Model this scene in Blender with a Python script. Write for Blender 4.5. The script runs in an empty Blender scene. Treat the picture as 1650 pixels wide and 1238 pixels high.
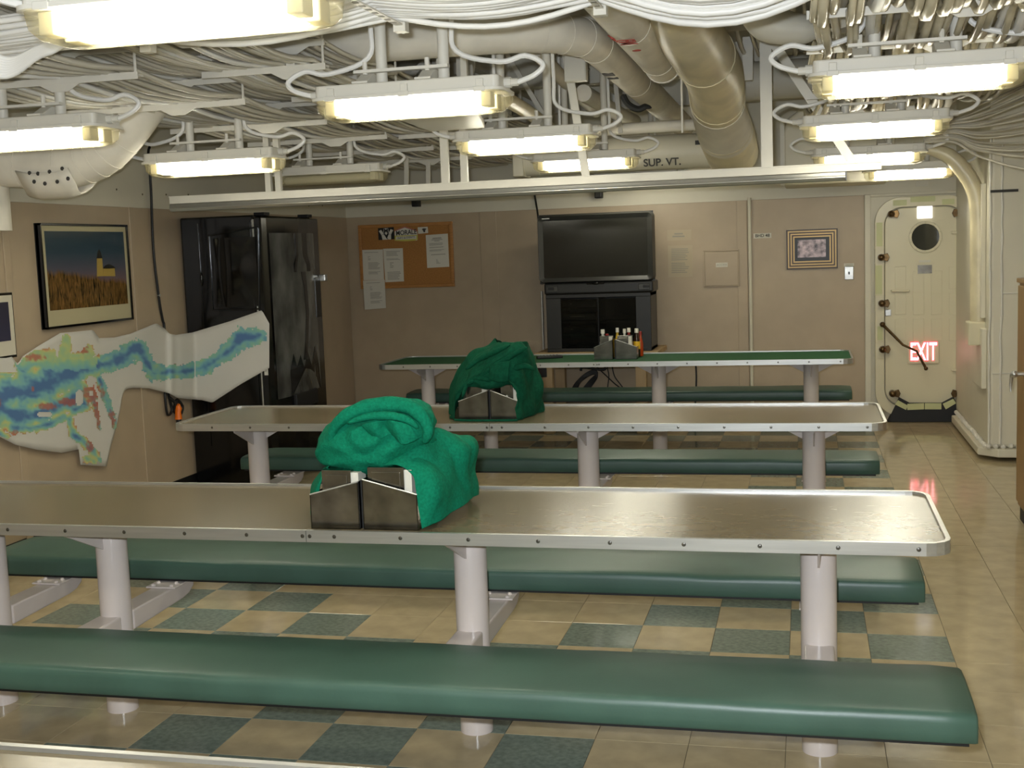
import bpy, math, random
from mathutils import Vector, Matrix, noise
random.seed(7)
SC = bpy.context.scene
COL = SC.collection
PI = math.pi

# ------------------------------------------------------------------ camera
CAM = Vector((.381, -4.693, 1.600))
YAW, PIT, ROL = math.radians(13.716), math.radians(-6.265), math.radians(-2.057)
FPX = 1960.45
fw = Vector((-math.sin(YAW)*math.cos(PIT), math.cos(YAW)*math.cos(PIT), math.sin(PIT)))
r0 = Vector((math.cos(YAW), math.sin(YAW), 0)); u0 = r0.cross(fw)
rt = math.cos(ROL)*r0 + math.sin(ROL)*u0
up = -math.sin(ROL)*r0 + math.cos(ROL)*u0
cd = bpy.data.cameras.new('camera'); cam = bpy.data.objects.new('camera', cd); COL.objects.link(cam)
cd.sensor_width = 36; cd.lens = FPX/1650*36; cd.clip_start = .05; cd.clip_end = 60
cam.matrix_world = Matrix(((rt.x, up.x, -fw.x, CAM.x), (rt.y, up.y, -fw.y, CAM.y), (rt.z, up.z, -fw.z, CAM.z), (0, 0, 0, 1)))
SC.camera = cam

# ------------------------------------------------------------------ world, exposure, flash
SC.view_settings.view_transform = 'Standard'; SC.view_settings.look = 'None'
SC.view_settings.gamma = 1; SC.view_settings.use_curve_mapping = False
SC.view_settings.exposure = 0.5
w = bpy.data.worlds.new('world'); SC.world = w; w.use_nodes = True
w.node_tree.nodes['Background'].inputs[0].default_value = (.5, .48, .42, 1)
w.node_tree.nodes['Background'].inputs[1].default_value = .05
fl = bpy.data.lights.new('camera_flash', 'AREA'); fl.shape = 'RECTANGLE'; fl.size = .05; fl.size_y = .03
fl.energy = 72; fl.color = (.93, 1.0, 1.08)
flo = bpy.data.objects.new('camera_flash', fl); COL.objects.link(flo)
flo.matrix_world = Matrix(((rt.x, up.x, -fw.x, CAM.x), (rt.y, up.y, -fw.y, CAM.y), (rt.z, up.z, -fw.z, CAM.z), (0, 0, 0, 1)))
flo.location = CAM + up*.06 - rt*.05 + fw*.02
TUBE = 28.0      # strength of the fluorescent tubes
TUBE_COL = (1.0, .965, .84)

# ------------------------------------------------------------------ helpers
def at(px, py, ax, val):
    d = fw + (px-825)/FPX*rt - (py-619)/FPX*up
    i = 'XYZ'.index(ax); t = (val-CAM[i])/d[i]
    return CAM + t*d
def lin(c):
    c = c/255.; return c/12.92 if c <= .04045 else ((c+.055)/1.055)**2.4
def rgb(r, g, b): return (lin(r), lin(g), lin(b), 1)

MATS = {}
def mat(name, col, rough=.5, metal=0., var=0., vscale=6., bump=0., bscale=60., spec=.5, coat=0., col2=None, stretch=None, emit=None, es=0., detail=4):
    if name in MATS: return MATS[name]
    m = bpy.data.materials.new(name); m.use_nodes = True; nt = m.node_tree; n = nt.nodes; l = nt.links
    p = n['Principled BSDF']; p.inputs['Base Color'].default_value = col
    p.inputs['Roughness'].default_value = rough; p.inputs['Metallic'].default_value = metal
    p.inputs['Specular IOR Level'].default_value = spec; p.inputs['Coat Weight'].default_value = coat
    p.inputs['Coat Roughness'].default_value = .08
    if emit: p.inputs['Emission Color'].default_value = emit; p.inputs['Emission Strength'].default_value = es
    tc = None
    if var or bump or col2:
        tc = n.new('ShaderNodeTexCoord'); mp = n.new('ShaderNodeMapping'); l.new(tc.outputs['Object'], mp.inputs[0])
        if stretch: mp.inputs['Scale'].default_value = stretch
    if var or col2:
        t = n.new('ShaderNodeTexNoise'); t.inputs['Scale'].default_value = vscale; t.inputs['Detail'].default_value = detail
        l.new(mp.outputs[0], t.inputs['Vector'])
        r = n.new('ShaderNodeValToRGB'); r.color_ramp.elements[0].position = .35; r.color_ramp.elements[1].position = .65
        a = col if col2 is None else col; b = col2
        if b is None:
            a = tuple(x*(1-var) for x in col[:3])+(1,); b = tuple(min(1, x*(1+var)) for x in col[:3])+(1,)
        r.color_ramp.elements[0].color = a; r.color_ramp.elements[1].color = b
        l.new(t.outputs[0], r.inputs[0]); l.new(r.outputs[0], p.inputs['Base Color'])
    if bump:
        t2 = n.new('ShaderNodeTexNoise'); t2.inputs['Scale'].default_value = bscale; t2.inputs['Detail'].default_value = 3
        l.new(mp.outputs[0], t2.inputs['Vector'])
        b = n.new('ShaderNodeBump'); b.inputs['Strength'].default_value = bump; b.inputs['Distance'].default_value = .002
        l.new(t2.outputs[0], b.inputs['Height']); l.new(b.outputs[0], p.inputs['Normal'])
    MATS[name] = m; return m

white_paint = mat('white_paint', rgb(216, 212, 200), .42, var=.04, vscale=3, bump=.08, bscale=40)
deck_paint = mat('deck_paint', rgb(200, 196, 182), .55, var=.07, vscale=2)
wall_white = mat('wall_white', rgb(212, 206, 186), .45, var=.03, vscale=2)
tan = mat('tan_panel', rgb(176, 158, 132), .42, var=.035, vscale=5, bump=.05, bscale=200)
cream_tile = mat('cream_tile', rgb(186, 170, 136), .09, var=.10, vscale=9, bump=.03, bscale=15, detail=9)
green_tile = mat('green_tile', rgb(120, 132, 121), .12, var=.18, vscale=45, bump=.03, bscale=15, detail=9)
joint_mat = mat('floor_joint', rgb(96, 86, 62), .5)
column_paint = mat('column_paint', rgb(214, 203, 196), .22, var=.02, vscale=8, bump=.06, bscale=60)
laminate = mat('laminate', rgb(116, 104, 80), .24, var=.09, vscale=14, bump=.04, bscale=50, spec=.8, stretch=(1, 1.8, 1), detail=8)
alu = mat('aluminium', rgb(200, 200, 196), .34, metal=.85, var=.06, vscale=20, stretch=(.2, 5, 5))
steel = mat('stainless', rgb(150, 148, 142), .20, metal=1., var=.30, vscale=12, bump=.05, bscale=12)
screw_mat = mat('screw_steel', rgb(120, 118, 112), .3, metal=1.)
vinyl = mat('green_vinyl', rgb(64, 92, 79), .42, var=.10, vscale=5, bump=.10, bscale=160, spec=.55)
cloth_bright = mat('cloth_emerald', rgb(14, 116, 86), .92, var=.16, vscale=120, bump=1., bscale=170, spec=.1)
cloth_dark = mat('cloth_dark_green', rgb(14, 74, 52), .92, var=.18, vscale=60, bump=.7, bscale=240, spec=.1)
baize = mat('green_table_cover', rgb(24, 84, 44), .8, var=.12, vscale=40)
black_gloss = mat('black_gloss', rgb(8, 8, 8), .12, spec=.5, bump=.05, bscale=5)
black_matte = mat('black_matte', rgb(14, 14, 14), .55)
black_plastic = mat('black_plastic', rgb(26, 26, 25), .35)
tv_grey = mat('tv_grey', rgb(54, 54, 51), .32, spec=.6)
screen_mat = mat('tv_screen', rgb(30, 30, 26), .14, spec=.5, var=.15, vscale=2)
cable_white = mat('cable_white', rgb(238, 236, 230), .40, var=.05, vscale=2)
cable_grey = mat('cable_grey', rgb(204, 198, 182), .42, var=.12, vscale=2)
cable_gold = mat('cable_gold', rgb(206, 196, 168), .26, var=.18, vscale=6, spec=.7)
lagging = mat('pipe_lagging', rgb(224, 218, 204), .6, var=.08, vscale=5, bump=.5, bscale=18)
wrap_gold = mat('wrapped_duct', rgb(216, 205, 172), .36, var=.12, vscale=5, bump=.25, bscale=9, spec=.8)
cork = mat('cork', rgb(168, 118, 62), .85, var=.10, vscale=90, bump=.3, bscale=200)
wood_frame = mat('oak_frame', rgb(176, 122, 62), .5, var=.12, vscale=14, stretch=(1, 1, 9))
paper = mat('paper', rgb(214, 210, 196), .7)
tan_paper = mat('tan_paper', rgb(184, 170, 144), .7)
ink = mat('ink', rgb(60, 58, 54), .7)
ink_soft = mat('ink_soft', rgb(150, 146, 134), .7)
chart_paper = mat('chart_paper', rgb(206, 203, 194), .62, var=.02, vscale=3)
door_paint = mat('door_paint', rgb(216, 208, 178), .32, bump=.05, bscale=20)
glow_tape = mat('glow_tape', rgb(198, 200, 150), .5)
bronze = mat('bronze', rgb(96, 76, 50), .3, metal=.9, var=.3, vscale=30)
cabinet_brown = mat('cabinet_brown', rgb(146, 116, 74), .45, var=.03, vscale=3)
exit_red = mat('exit_red', rgb(255, 40, 40), .5, emit=(1, .06, .08, 1), es=1.3)
exit_core = mat('exit_core', rgb(255, 190, 190), .5, emit=(1, .42, .46, 1), es=3.0)
flash_glare_plate = mat('flash_glare_plate', rgb(250, 246, 250), .35, emit=(1, .97, 1, 1), es=.9)  # no lamp: glow put in to imitate flash glare on the plate
orange = mat('orange_plastic', rgb(232, 112, 14), .45)
red_paint = mat('red_stencil', rgb(178, 60, 48), .6)
gold_trim = mat('gold_trim', rgb(170, 138, 84), .35, metal=.3)
dark_trim = mat('dark_trim', rgb(54, 36, 20), .4)
wood_pale = mat('pale_wood', rgb(176, 150, 112), .6, var=.08, vscale=8, stretch=(1, 1, .2))
reflector = mat('lens_end', rgb(214, 206, 176), .35)

def glassy(name, tint, tr, rough=.1):
    m = bpy.data.materials.new(name); m.use_nodes = True; nt = m.node_tree; n = nt.nodes; l = nt.links
    n.remove(n['Principled BSDF']); out = n['Material Output']
    t = n.new('ShaderNodeBsdfTransparent'); t.inputs[0].default_value = (1, .99, .93, 1)
    p = n.new('ShaderNodeBsdfPrincipled'); p.inputs['Base Color'].default_value = tint; p.inputs['Roughness'].default_value = rough
    mx = n.new('ShaderNodeMixShader'); mx.inputs[0].default_value = tr
    l.new(p.outputs[0], mx.inputs[1]); l.new(t.outputs[0], mx.inputs[2]); l.new(mx.outputs[0], out.inputs[0])
    MATS[name] = m; return m
lens_mat = glassy('clear_lens', rgb(186, 178, 146), .70, .12)
glass_mat = glassy('window_glass', rgb(20, 22, 20), .25, .03)
smoked = glassy('smoked_glass', rgb(14, 14, 13), .45, .06)
def emis(name, col, s):
    m = bpy.data.materials.new(name); m.use_nodes = True; n = m.node_tree.nodes; l = m.node_tree.links
    n.remove(n['Principled BSDF']); e = n.new('ShaderNodeEmission'); e.inputs[0].default_value = (*col, 1); e.inputs[1].default_value = s
    l.new(e.outputs[0], n['Material Output'].inputs[0]); MATS[name] = m; return m
tube_lit = emis('tube_lit', TUBE_COL, TUBE)
tube_off = mat('tube_off', rgb(206, 200, 176), .4)

class MB:
    """collects shapes in world coordinates"""
    def __init__(s): s.v = []; s.f = []
    def add(s, vs, fs):
        o = len(s.v); s.v += [Vector(x) for x in vs]; s.f += [tuple(i+o for i in f) for f in fs]; return s
    def box(s, a, b):
        x0, y0, z0 = a; x1, y1, z1 = b
        if x0 > x1: x0, x1 = x1, x0
        if y0 > y1: y0, y1 = y1, y0
        if z0 > z1: z0, z1 = z1, z0
        return s.add([(x0,y0,z0),(x1,y0,z0),(x1,y1,z0),(x0,y1,z0),(x0,y0,z1),(x1,y0,z1),(x1,y1,z1),(x0,y1,z1)],
            [(0,3,2,1),(4,5,6,7),(0,1,5,4),(1,2,6,5),(2,3,7,6),(3,0,4,7)])
    def tbox(s, a, b, t):      # box with a chamfered top
        x0, y0, z0 = a; x1, y1, z1 = b; c = z1-t
        return s.add([(x0,y0,z0),(x1,y0,z0),(x1,y1,z0),(x0,y1,z0),(x0,y0,c),(x1,y0,c),(x1,y1,c),(x0,y1,c),
            (x0+t,y0+t,z1),(x1-t,y0+t,z1),(x1-t,y1-t,z1),(x0+t,y1-t,z1)],
            [(0,3,2,1),(8,9,10,11),(0,1,5,4),(1,2,6,5),(2,3,7,6),(3,0,4,7),(4,5,9,8),(5,6,10,9),(6,7,11,10),(7,4,8,11)])
    def prism(s, pts, d):      # planar outline (list of 3d points) extruded by the vector d
        n = len(pts); d = Vector(d); p = [Vector(q) for q in pts]
        nrm = Vector((0, 0, 0))
        for i in range(n): nrm += p[i].cross(p[(i+1) % n])
        if nrm.dot(d) > 0: p = p[::-1]
        return s.add(p+[q+d for q in p], [tuple(range(n)), tuple(range(2*n-1, n-1, -1))]+[((i+1) % n, i, i+n, (i+1) % n+n) for i in range(n)])
    def bar(s, a, b, wd, th, ref=(0, 0, 1)):   # rectangular bar between two points
        a = Vector(a); b = Vector(b); d = (b-a).normalized(); r = d.cross(Vector(ref))
        if r.length < 1e-4: r = d.cross(Vector((0, 1, 0)))
        r.normalize(); u = r.cross(d)
        q = [a+r*i*wd/2+u*j*th/2 for i, j in ((-1,-1),(1,-1),(1,1),(-1,1))]
        return s.prism(q, b-a)
    def tube(s, pts, r, n=8, cap=True):
        P = [Vector(p) for p in pts]; R = r if isinstance(r, (list, tuple)) else [r]*len(P)
        m = len(P); vs = []; fs = []
        t0 = (P[1]-P[0]).normalized(); ref = Vector((0, 0, 1)) if abs(t0.z) < .9 else Vector((0, 1, 0))
        x = t0.cross(ref).normalized()
        for i in range(m):
            t = ((P[min(i+1, m-1)]-P[max(i-1, 0)])).normalized()
            x = (x-t*x.dot(t)).normalized(); y = t.cross(x)
            for k in range(n):
                a = 2*PI*k/n; vs.append(P[i]+(x*math.cos(a)+y*math.sin(a))*R[i])
        for i in range(m-1):
            for k in range(n):
                k2 = (k+1) % n; fs.append((i*n+k, i*n+k2, (i+1)*n+k2, (i+1)*n+k))
        if cap: fs.append(tuple(range(n))[::-1]); fs.append(tuple(range((m-1)*n, m*n)))
        return s.add(vs, fs)
    def cyl(s, a, b, r, n=16, r2=None):
        return s.tube([a, b], [r, r if r2 is None else r2], n)
    def ball(s, c, r, n=8, sc=(1, 1, 1)):
        c = Vector(c); vs = []; fs = []; h = max(4, n//2)
        for i in range(1, h):
            t = PI*i/h
            for k in range(n):
                a = 2*PI*k/n; vs.append(c+Vector((math.sin(t)*math.cos(a)*r*sc[0], math.sin(t)*math.sin(a)*r*sc[1], math.cos(t)*r*sc[2])))
        for i in range(h-2):
            for k in range(n):
                k2 = (k+1) % n; fs.append((i*n+k, (i+1)*n+k, (i+1)*n+k2, i*n+k2))
        o = len(vs); vs += [c+Vector((0, 0, r*sc[2])), c-Vector((0, 0, r*sc[2]))]
        for k in range(n):
            k2 = (k+1) % n; fs.append((o, k, k2)); fs.append((o+1, (h-2)*n+k2, (h-2)*n+k))
        return s.add(vs, fs)
    def grid(s, G):            # rows of points
        m = len(G); n = len(G[0])
        return s.add([p for r in G for p in r], [(i*n+j, i*n+j+1, (i+1)*n+j+1, (i+1)*n+j) for i in range(m-1) for j in range(n-1)])

WL = {}
def tag(o, label=None, cat=None, group=None, kind=None):
    if label: o['label'] = label
    if cat: o['category'] = cat
    if group: o['group'] = group
    if kind: o['kind'] = kind
    return o
def thing(name, label, cat, loc=(0, 0, 0), group=None):
    o = bpy.data.objects.new(name, None); COL.objects.link(o); o.empty_display_size = .1
    o.location = loc; WL[o] = Vector(loc); return tag(o, label, cat, group)
def obj(name, mb, m, parent=None, smooth=False, bevel=0., seg=2, solid=0., label=None, kind=None, ang=35):
    if parent is None:
        xs = [v.x for v in mb.v]; ys = [v.y for v in mb.v]; zs = [v.z for v in mb.v]
        org = Vector(((min(xs)+max(xs))/2, (min(ys)+max(ys))/2, min(zs)))
    else: org = WL[parent]
    me = bpy.data.meshes.new(name); me.from_pydata([v-org for v in mb.v], [], mb.f)
    me.materials.append(m)
    if smooth: me.shade_smooth(); me.set_sharp_from_angle(angle=math.radians(ang))
    o = bpy.data.objects.new(name, me); COL.objects.link(o)
    if parent is None: o.location = org
    else: o.parent = parent
    WL[o] = org
    if bevel:
        b = o.modifiers.new('bevel', 'BEVEL'); b.width = bevel; b.segments = seg; b.limit_method = 'ANGLE'; b.angle_limit = math.radians(40)
    if solid:
        b = o.modifiers.new('solid', 'SOLIDIFY'); b.thickness = solid; b.offset = -1
    if label: o['label'] = label
    if kind: o['kind'] = kind
    return o
def kids(o): return [c for c in bpy.data.objects if c.parent == o]
CH = {}
def share(name, src, offset, parent):        # another instance of a part, sharing mesh data
    o = src.copy(); COL.objects.link(o); o.parent = parent; o.name = name
    o.location = src.location+Vector(offset); WL[o] = WL[parent]
    return o
def dup(root, off, label):
    allk = {}
    for c in bpy.data.objects:
        if c.parent: allk.setdefault(c.parent, []).append(c)
    def rec(o, par):
        c = o.copy(); COL.objects.link(c)
        if par: c.parent = par
        for k in allk.get(o, []): rec(k, c)
        return c
    c = rec(root, None); c.location = root.location+Vector(off); c['label'] = label
    return c
def fix_wl(c, off, src): WL[c] = WL[src]+Vector(off)
def text(name, s, size, m, parent, pos, xdir, ydir, ext=.0015, align='CENTER', sx=1.0, bold=0.):
    cu = bpy.data.curves.new('t', 'FONT'); cu.body = s; cu.size = size; cu.extrude = ext; cu.align_x = align; cu.align_y = 'CENTER'; cu.offset = bold
    to = bpy.data.objects.new('t', cu); me = bpy.data.meshes.new_from_object(to)
    xd = Vector(xdir).normalized(); yd = Vector(ydir).normalized(); zd = xd.cross(yd)
    mb = MB(); mb.add([Vector(pos)+xd*v.co.x*sx+yd*v.co.y+zd*v.co.z for v in me.vertices], [tuple(p.vertices) for p in me.polygons])
    bpy.data.objects.remove(to); bpy.data.curves.remove(cu)
    return obj(name, mb, m, parent)
def cr(P, k):           # Catmull-Rom through points
    P = [Vector(p) for p in P]; out = []
    for i in range(len(P)-1):
        a = P[max(i-1, 0)]; b = P[i]; c = P[i+1]; d = P[min(i+2, len(P)-1)]
        for j in range(k):
            t = j/k
            out.append(.5*((2*b)+(c-a)*t+(2*a-5*b+4*c-d)*t*t+(3*b-3*c+d-a)*t**3))
    out.append(P[-1]); return out
def surf(C, k, l):      # smooth grid through a control grid
    rows = [cr(r, k) for r in C]; cols = [cr([r[j] for r in rows], l) for j in range(len(rows[0]))]
    return [[cols[j][i] for j in range(len(cols))] for i in range(len(cols[0]))]
def fold(G, amp, sc, seed=0, sx=1., ridge=True):
    m = len(G); n = len(G[0]); out = []
    for i in range(m):
        row = []
        for j in range(n):
            p = G[i][j]; a = G[i][min(j+1, n-1)]-G[i][max(j-1, 0)]; b = G[min(i+1, m-1)][j]-G[max(i-1, 0)][j]
            nn = a.cross(b); nn = nn.normalized() if nn.length > 1e-9 else Vector((0, 0, 1))
            q = Vector((p.x*sc*sx, p.y*sc, p.z*sc*.7+seed))
            v = noise.noise(q+Vector((0, 0, 0)))
            if ridge: v = 1-2*abs(noise.noise(q))*2.2
            v += .35*noise.noise(q*2.7)
            row.append(p+nn*amp*v)
        out.append(row)
    return out

XL, YF, XR, YN, ZC = -3.88, 6.33, 3.3, -6.4, 2.95
ZT = 1.965         # top of the tan panelling
# ------------------------------------------------------------------ setting: floor
T = .3048
floor = obj('floor', MB().box((XL-.1, YN-.1, -.12), (XR+.1, YF+.1, -.004)), joint_mat); tag(floor, kind='structure', label='glossy cream vinyl tile floor with green checker tiles under the tables')
def proj(p):
    d = Vector(p)-CAM; wz = d.dot(fw)
    return (825+FPX*d.dot(rt)/wz, 619-FPX*d.dot(up)/wz, wz)
def fj(j):
    if j < 0: return -1
    if j <= 4: return j
    if j <= 8: return 4
    return max(-1, 4-(j-8)//2)
def dark(i, j):
    d = abs(i+4)
    return (i+j) % 2 == 0 and d <= (6 if j > -3 else 2 if j > -5 else 3) and d > fj(j)
tiles = []
i0, i1 = math.floor(XL/T), math.ceil(XR/T); j0, j1 = math.floor(YN/T), math.ceil(YF/T)
for i in range(i0, i1):
    for j in range(j0, j1):
        x0, x1 = max(i*T, XL), min((i+1)*T, XR); y0, y1 = max(j*T, YN), min((j+1)*T, YF)
        if x1-x0 < .02 or y1-y0 < .02: continue
        c = ((x0+x1)/2, (y0+y1)/2, 0); q = proj(c); vis = q[2] > .3 and -60 < q[0] < 1710 and -20 < q[1] < 1300
        # hidden behind or under nothing: keep simple, nearest visible ones first
        tiles.append((0 if vis else 1, q[2], i, j, x0, y0, x1, y1))
tiles.sort()
G_ = .0008
protos = {}
rest = {True: MB(), False: MB()}
for k, (v, dist, i, j, x0, y0, x1, y1) in enumerate(tiles):
    dk = dark(i, j); full = abs(x1-x0-T) < 1e-6 and abs(y1-y0-T) < 1e-6
    if k < 298:
        if full:
            if dk not in protos:
                mb = MB().tbox((G_, G_, -.004), (T-G_, T-G_, 0), .0008)
                me = bpy.data.meshes.new('floor_tile'); me.from_pydata([tuple(p-Vector((T/2, T/2, 0))) for p in mb.v], [], mb.f)
                me.materials.append(green_tile if dk else cream_tile); protos[dk] = me
            o = bpy.data.objects.new('floor_tile', protos[dk]); COL.objects.link(o); o.parent = floor
            o.location = Vector((x0+T/2, y0+T/2, random.uniform(-.0003, .0003)))-floor.location
            o.rotation_euler = (0, 0, random.choice((0, PI)))
        else:
            obj('floor_tile', MB().tbox((x0+G_, y0+G_, -.004), (x1-G_, y1-G_, 0), .0008), green_tile if dk else cream_tile, floor)
    else: rest[dk].tbox((x0+G_, y0+G_, -.004), (x1-G_, y1-G_, 0), .0008)
for dk in rest:
    if rest[dk].v: obj('distant_floor_tiles', rest[dk], green_tile if dk else cream_tile, floor, kind='stuff')

# walls and ceiling
def struct(name, mb, m, **k):
    o = obj(name, mb, m, **k); o['kind'] = 'structure'; return o
wl = struct('wall_left', MB().box((XL-.12, YN, 0), (XL, YF, ZC)), wall_white); wl['label'] = 'white upper bulkhead with tan panels below, on the left'
wf = struct('wall_far', MB().box((XL-.12, YF, 0), (XR+.12, YF+.12, ZC)), wall_white); wf['label'] = 'white upper bulkhead with tan panels below, at the far end'
struct('wall_right', MB().box((XR, YN, 0), (XR+.12, YF, ZC)), wall_white)
struct('wall_near', MB().box((XL-.12, YN-.12, 0), (XR+.12, YN, ZC)), wall_white)
ceil_ = struct('ceiling', MB().box((XL-.12, YN-.12, ZC), (XR+.12, YF+.12, ZC+.1)), deck_paint)
for y in (-1.9, -.1, 1.9, 3.9, 5.6):     # transverse frames of the deck above
    mb = MB().box((XL, y-.01, ZC-.2), (XR, y+.01, ZC)); mb.box((XL, y-.06, ZC-.215), (XR, y+.06, ZC-.2)); obj('deck_beam', mb, deck_paint, ceil_)
for x in (-3.2, -2.5, -1.8, -1.1, -.4, .3, 1.0, 1.7):
    obj('deck_stiffener', MB().box((x-.008, YN, ZC-.11), (x+.008, YF, ZC)).box((x-.03, YN, ZC-.118), (x+.03, YF, ZC-.11)), deck_paint, ceil_)
# tan panels
def xs_(px, py): return at(px, py, 'Y', YF).x
ex = [XL+.0, -2.47, -.11, .88]
for a, b in zip(ex[:-1], ex[1:]):
    obj('wall_panel', MB().box((a+.004, YF-.012, .03), (b-.004, YF, ZT)), tan, wf, bevel=.003)
ey = [YN+.02, -4.2, -2.2, -.35, 1.17, 2.47, 4.5, YF-.02]
for a, b in zip(ey[:-1], ey[1:]):
    obj('wall_panel', MB().box((XL, a+.004, .03), (XL+.012, b-.004, ZT)), tan, wl, bevel=.003)
    if b < 6: obj('batten', MB().box((XL+.01, b-.03, .03), (XL+.02, b+.03, ZT)), tan, wl, bevel=.004)
# battens on the far bulkhead
obj('batten', MB().box((-2.56, YF-.02, .03), (-2.40, YF-.01, ZT)), tan, wf, bevel=.004)
obj('batten', MB().box((-.21, YF-.02, .03), (-.12, YF-.01, ZT)), tan, wf, bevel=.004)
mb = MB().cyl((-.098, YF-.025, .05), (-.098, YF-.025, ZT+.02), .016, 12)
tr1 = struct('trim_1', mb, wall_white, smooth=True); tr1['label'] = 'white half-round vertical batten beside the bulkhead number label'
struct('trim_2', MB().box((.875, YF-.05, 0), (.925, YF, ZT)), wall_white, bevel=.004)
struct('trim_3', MB().box((.875, YF-.03, ZT-.02), (1.62, YF, ZT+.005)), wall_white, bevel=.004)
struct('baseboard_far', MB().box((XL, YF-.016, 0), (.875, YF, .1)), black_matte)
struct('baseboard_left', MB().box((XL, YN, 0), (XL+.016, YF, .1)), black_matte)
for k in range(26):        # rivets in the white band
    y = -2+k*.31
    if k == 0: rv = obj('rivet', MB().ball((XL, y, ZT+.09+.01*(k % 3)), .007, 6), joint_mat, wl)
    else: share('rivet', rv, (0, k*.31, .01*(k % 3)), wl)
# big lagged bulkhead on the right
mb = MB().box((1.62, 4.35, .09), (XR, YF, ZC))
wc = struct('wall_corner', mb, wall_white, bevel=.03, seg=3); wc['label'] = 'cream lagged corner bulkhead on the right of the hatch'
mb = MB().prism([(1.62, 4.36, .03), (1.56, 4.42, .03), (1.56, YF-.3, .03), (XR, YF-.3, .03), (XR, 4.30, .03), (1.68, 4.30, .03)], (0, 0, .06))
obj('coaming', mb, wall_white, wc, bevel=.008)
mb = MB()
q = random.Random(3)
for k in range(34):
    x = 1.62+k*.05; mb.ball((x, 4.335+q.uniform(-.006, .006), .105+q.uniform(-.006, .006)), .02, 6)
for k in range(36): mb.ball((1.605+q.uniform(-.005, .005), 4.36+k*.05, .105), .018, 6)
obj('weld_bead', mb, white_paint, wc, smooth=True, kind='stuff')
# vertical lagging seams with lumpy edge
def seam(y, x, z0, z1):
    P = [(x+.008*noise.noise(Vector((0, z*7, y))), y+.0, z) for z in [z0+(z1-z0)*k/30 for k in range(31)]]
    R = [.008+.006*noise.noise(Vector((3, p[2]*11, 0))) for p in P]
    return obj('lagging_seam', MB().tube(P, R, 7), white_paint, wc, smooth=True)
seam(4.348, 1.70, .12, 2.2); seam(4.35, 1.625, .1, 2.25)
obj('lagging_seam', MB().tube([(1.7, 4.347, 1.18), (XR, 4.347, 1.21)], .006, 6), white_paint, wc, smooth=True)
obj('lagging_seam', MB().tube([(1.64, 4.347, .62), (XR, 4.347, .62)], .004, 6), white_paint, wc, smooth=True)
# side panels and small plates on the inner face
obj('side_plate', MB().box((1.585, 4.5, 1.0), (1.62, 5.3, 1.95)), wall_white, wc, bevel=.006)
obj('side_plate', MB().box((1.585, 4.44, .5), (1.62, 4.95, .93)), wall_white, wc, bevel=.006)
p = at(1618, 307, 'Y', 4.35)
obj('label_strip', MB().box((p.x-.09, 4.338, p.z-.012), (p.x+.09, 4.35, p.z+.006)), ink, wc)

# ------------------------------------------------------------------ watertight hatch
D0, D1 = 1.005, 1.575     # clear opening
door = thing('door_1', None, None, (1.29, YF, 0)); door['kind'] = 'structure'; door['label'] = 'cream watertight steel hatch with round port and lever handle'
def rrect(cx, cz, hw, hh, r, n=8):
    out = []
    for qx, qz, a0 in ((1, 1, 0), (-1, 1, PI/2), (-1, -1, PI), (1, -1, 3*PI/2)):
        for k in range(n+1):
            a = a0+PI/2*k/n; out.append((cx+qx*(hw-r)+r*math.cos(a), cz+qz*(hh-r)+r*math.sin(a)))
    return out
def ring(mb, A, B, y0, y1):     # frame between two outlines with equal counts
    n = len(A); vs = []
    for (O, y) in ((A, y0), (B, y0), (A, y1), (B, y1)): vs += [(x, y, z) for x, z in O]
    fs = []
    for k in range(n):
        k2 = (k+1) % n
        fs += [(k, k2, n+k2, n+k), (2*n+k2, 2*n+k, 3*n+k, 3*n+k2), (k2, k, 2*n+k, 2*n+k2), (n+k, n+k2, 3*n+k2, 3*n+k)]
    return mb.add(vs, fs)
pl = at(1410, 500, 'Y', YF-.06).x; pr = at(1568, 500, 'Y', YF-.06).x
zt = at(1490, 316, 'Y', YF-.06).z; zb = .05
CX, CZ = (pl+pr)/2, (zt+zb)/2; HW, HH = (pr-pl)/2, (zt-zb)/2
O1 = rrect(CX, CZ, HW, HH, .21); O2 = rrect(CX, CZ, HW-.075, HH-.085, .15); O3 = rrect(CX, CZ, HW-.082, HH-.092, .145)
obj('frame', ring(MB(), O1, O2, YF-.075, YF), door_paint, door, smooth=True, bevel=.004)
leaf = obj('door_leaf', MB().prism([(x, YF-.055, z) for x, z in O3], (0, .05, 0)), door_paint, door, smooth=True, bevel=.006)
YD = YF-.055
for r in range(3):
    for c in range(4):
        px = 1442+c*29; py = (430, 472, 514)[r]
        if r == 0 and c in (1, 2): py = 437
        a = at(px, py, 'Y', YD); b = at(px+18, py+35, 'Y', YD)
        obj('stamped_panel', MB().box((a.x, YD-.004, b.z), (b.x, YD+.002, a.z)), door_paint, leaf, bevel=.004)
# porthole
pc = at(1491, 382, 'Y', YD); n = 28
cir = lambda r, c=pc: [(c.x+r*math.cos(2*PI*k/n), c.z+r*math.sin(2*PI*k/n)) for k in range(n)]
obj('port_ring', ring(MB(), cir(.135), cir(.112), YD-.018, YD), door_paint, leaf, smooth=True, bevel=.003)
obj('port_glass', MB().prism([(x, YD-.006, z) for x, z in cir(.113)], (0, .008, 0)), mat('port_glass', rgb(52, 54, 50), .06, spec=.7), leaf)
bo = None
for k in range(10):
    a = 2*PI*(k+.5)/10; v = (pc.x+.124*math.cos(a), YD-.018, pc.z+.124*math.sin(a))
    if bo is None: bo = obj('port_bolt', MB().ball(v, .006, 6), door_paint, leaf); v0 = Vector(v)
    else: share('port_bolt', bo, Vector(v)-v0, leaf)
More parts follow.
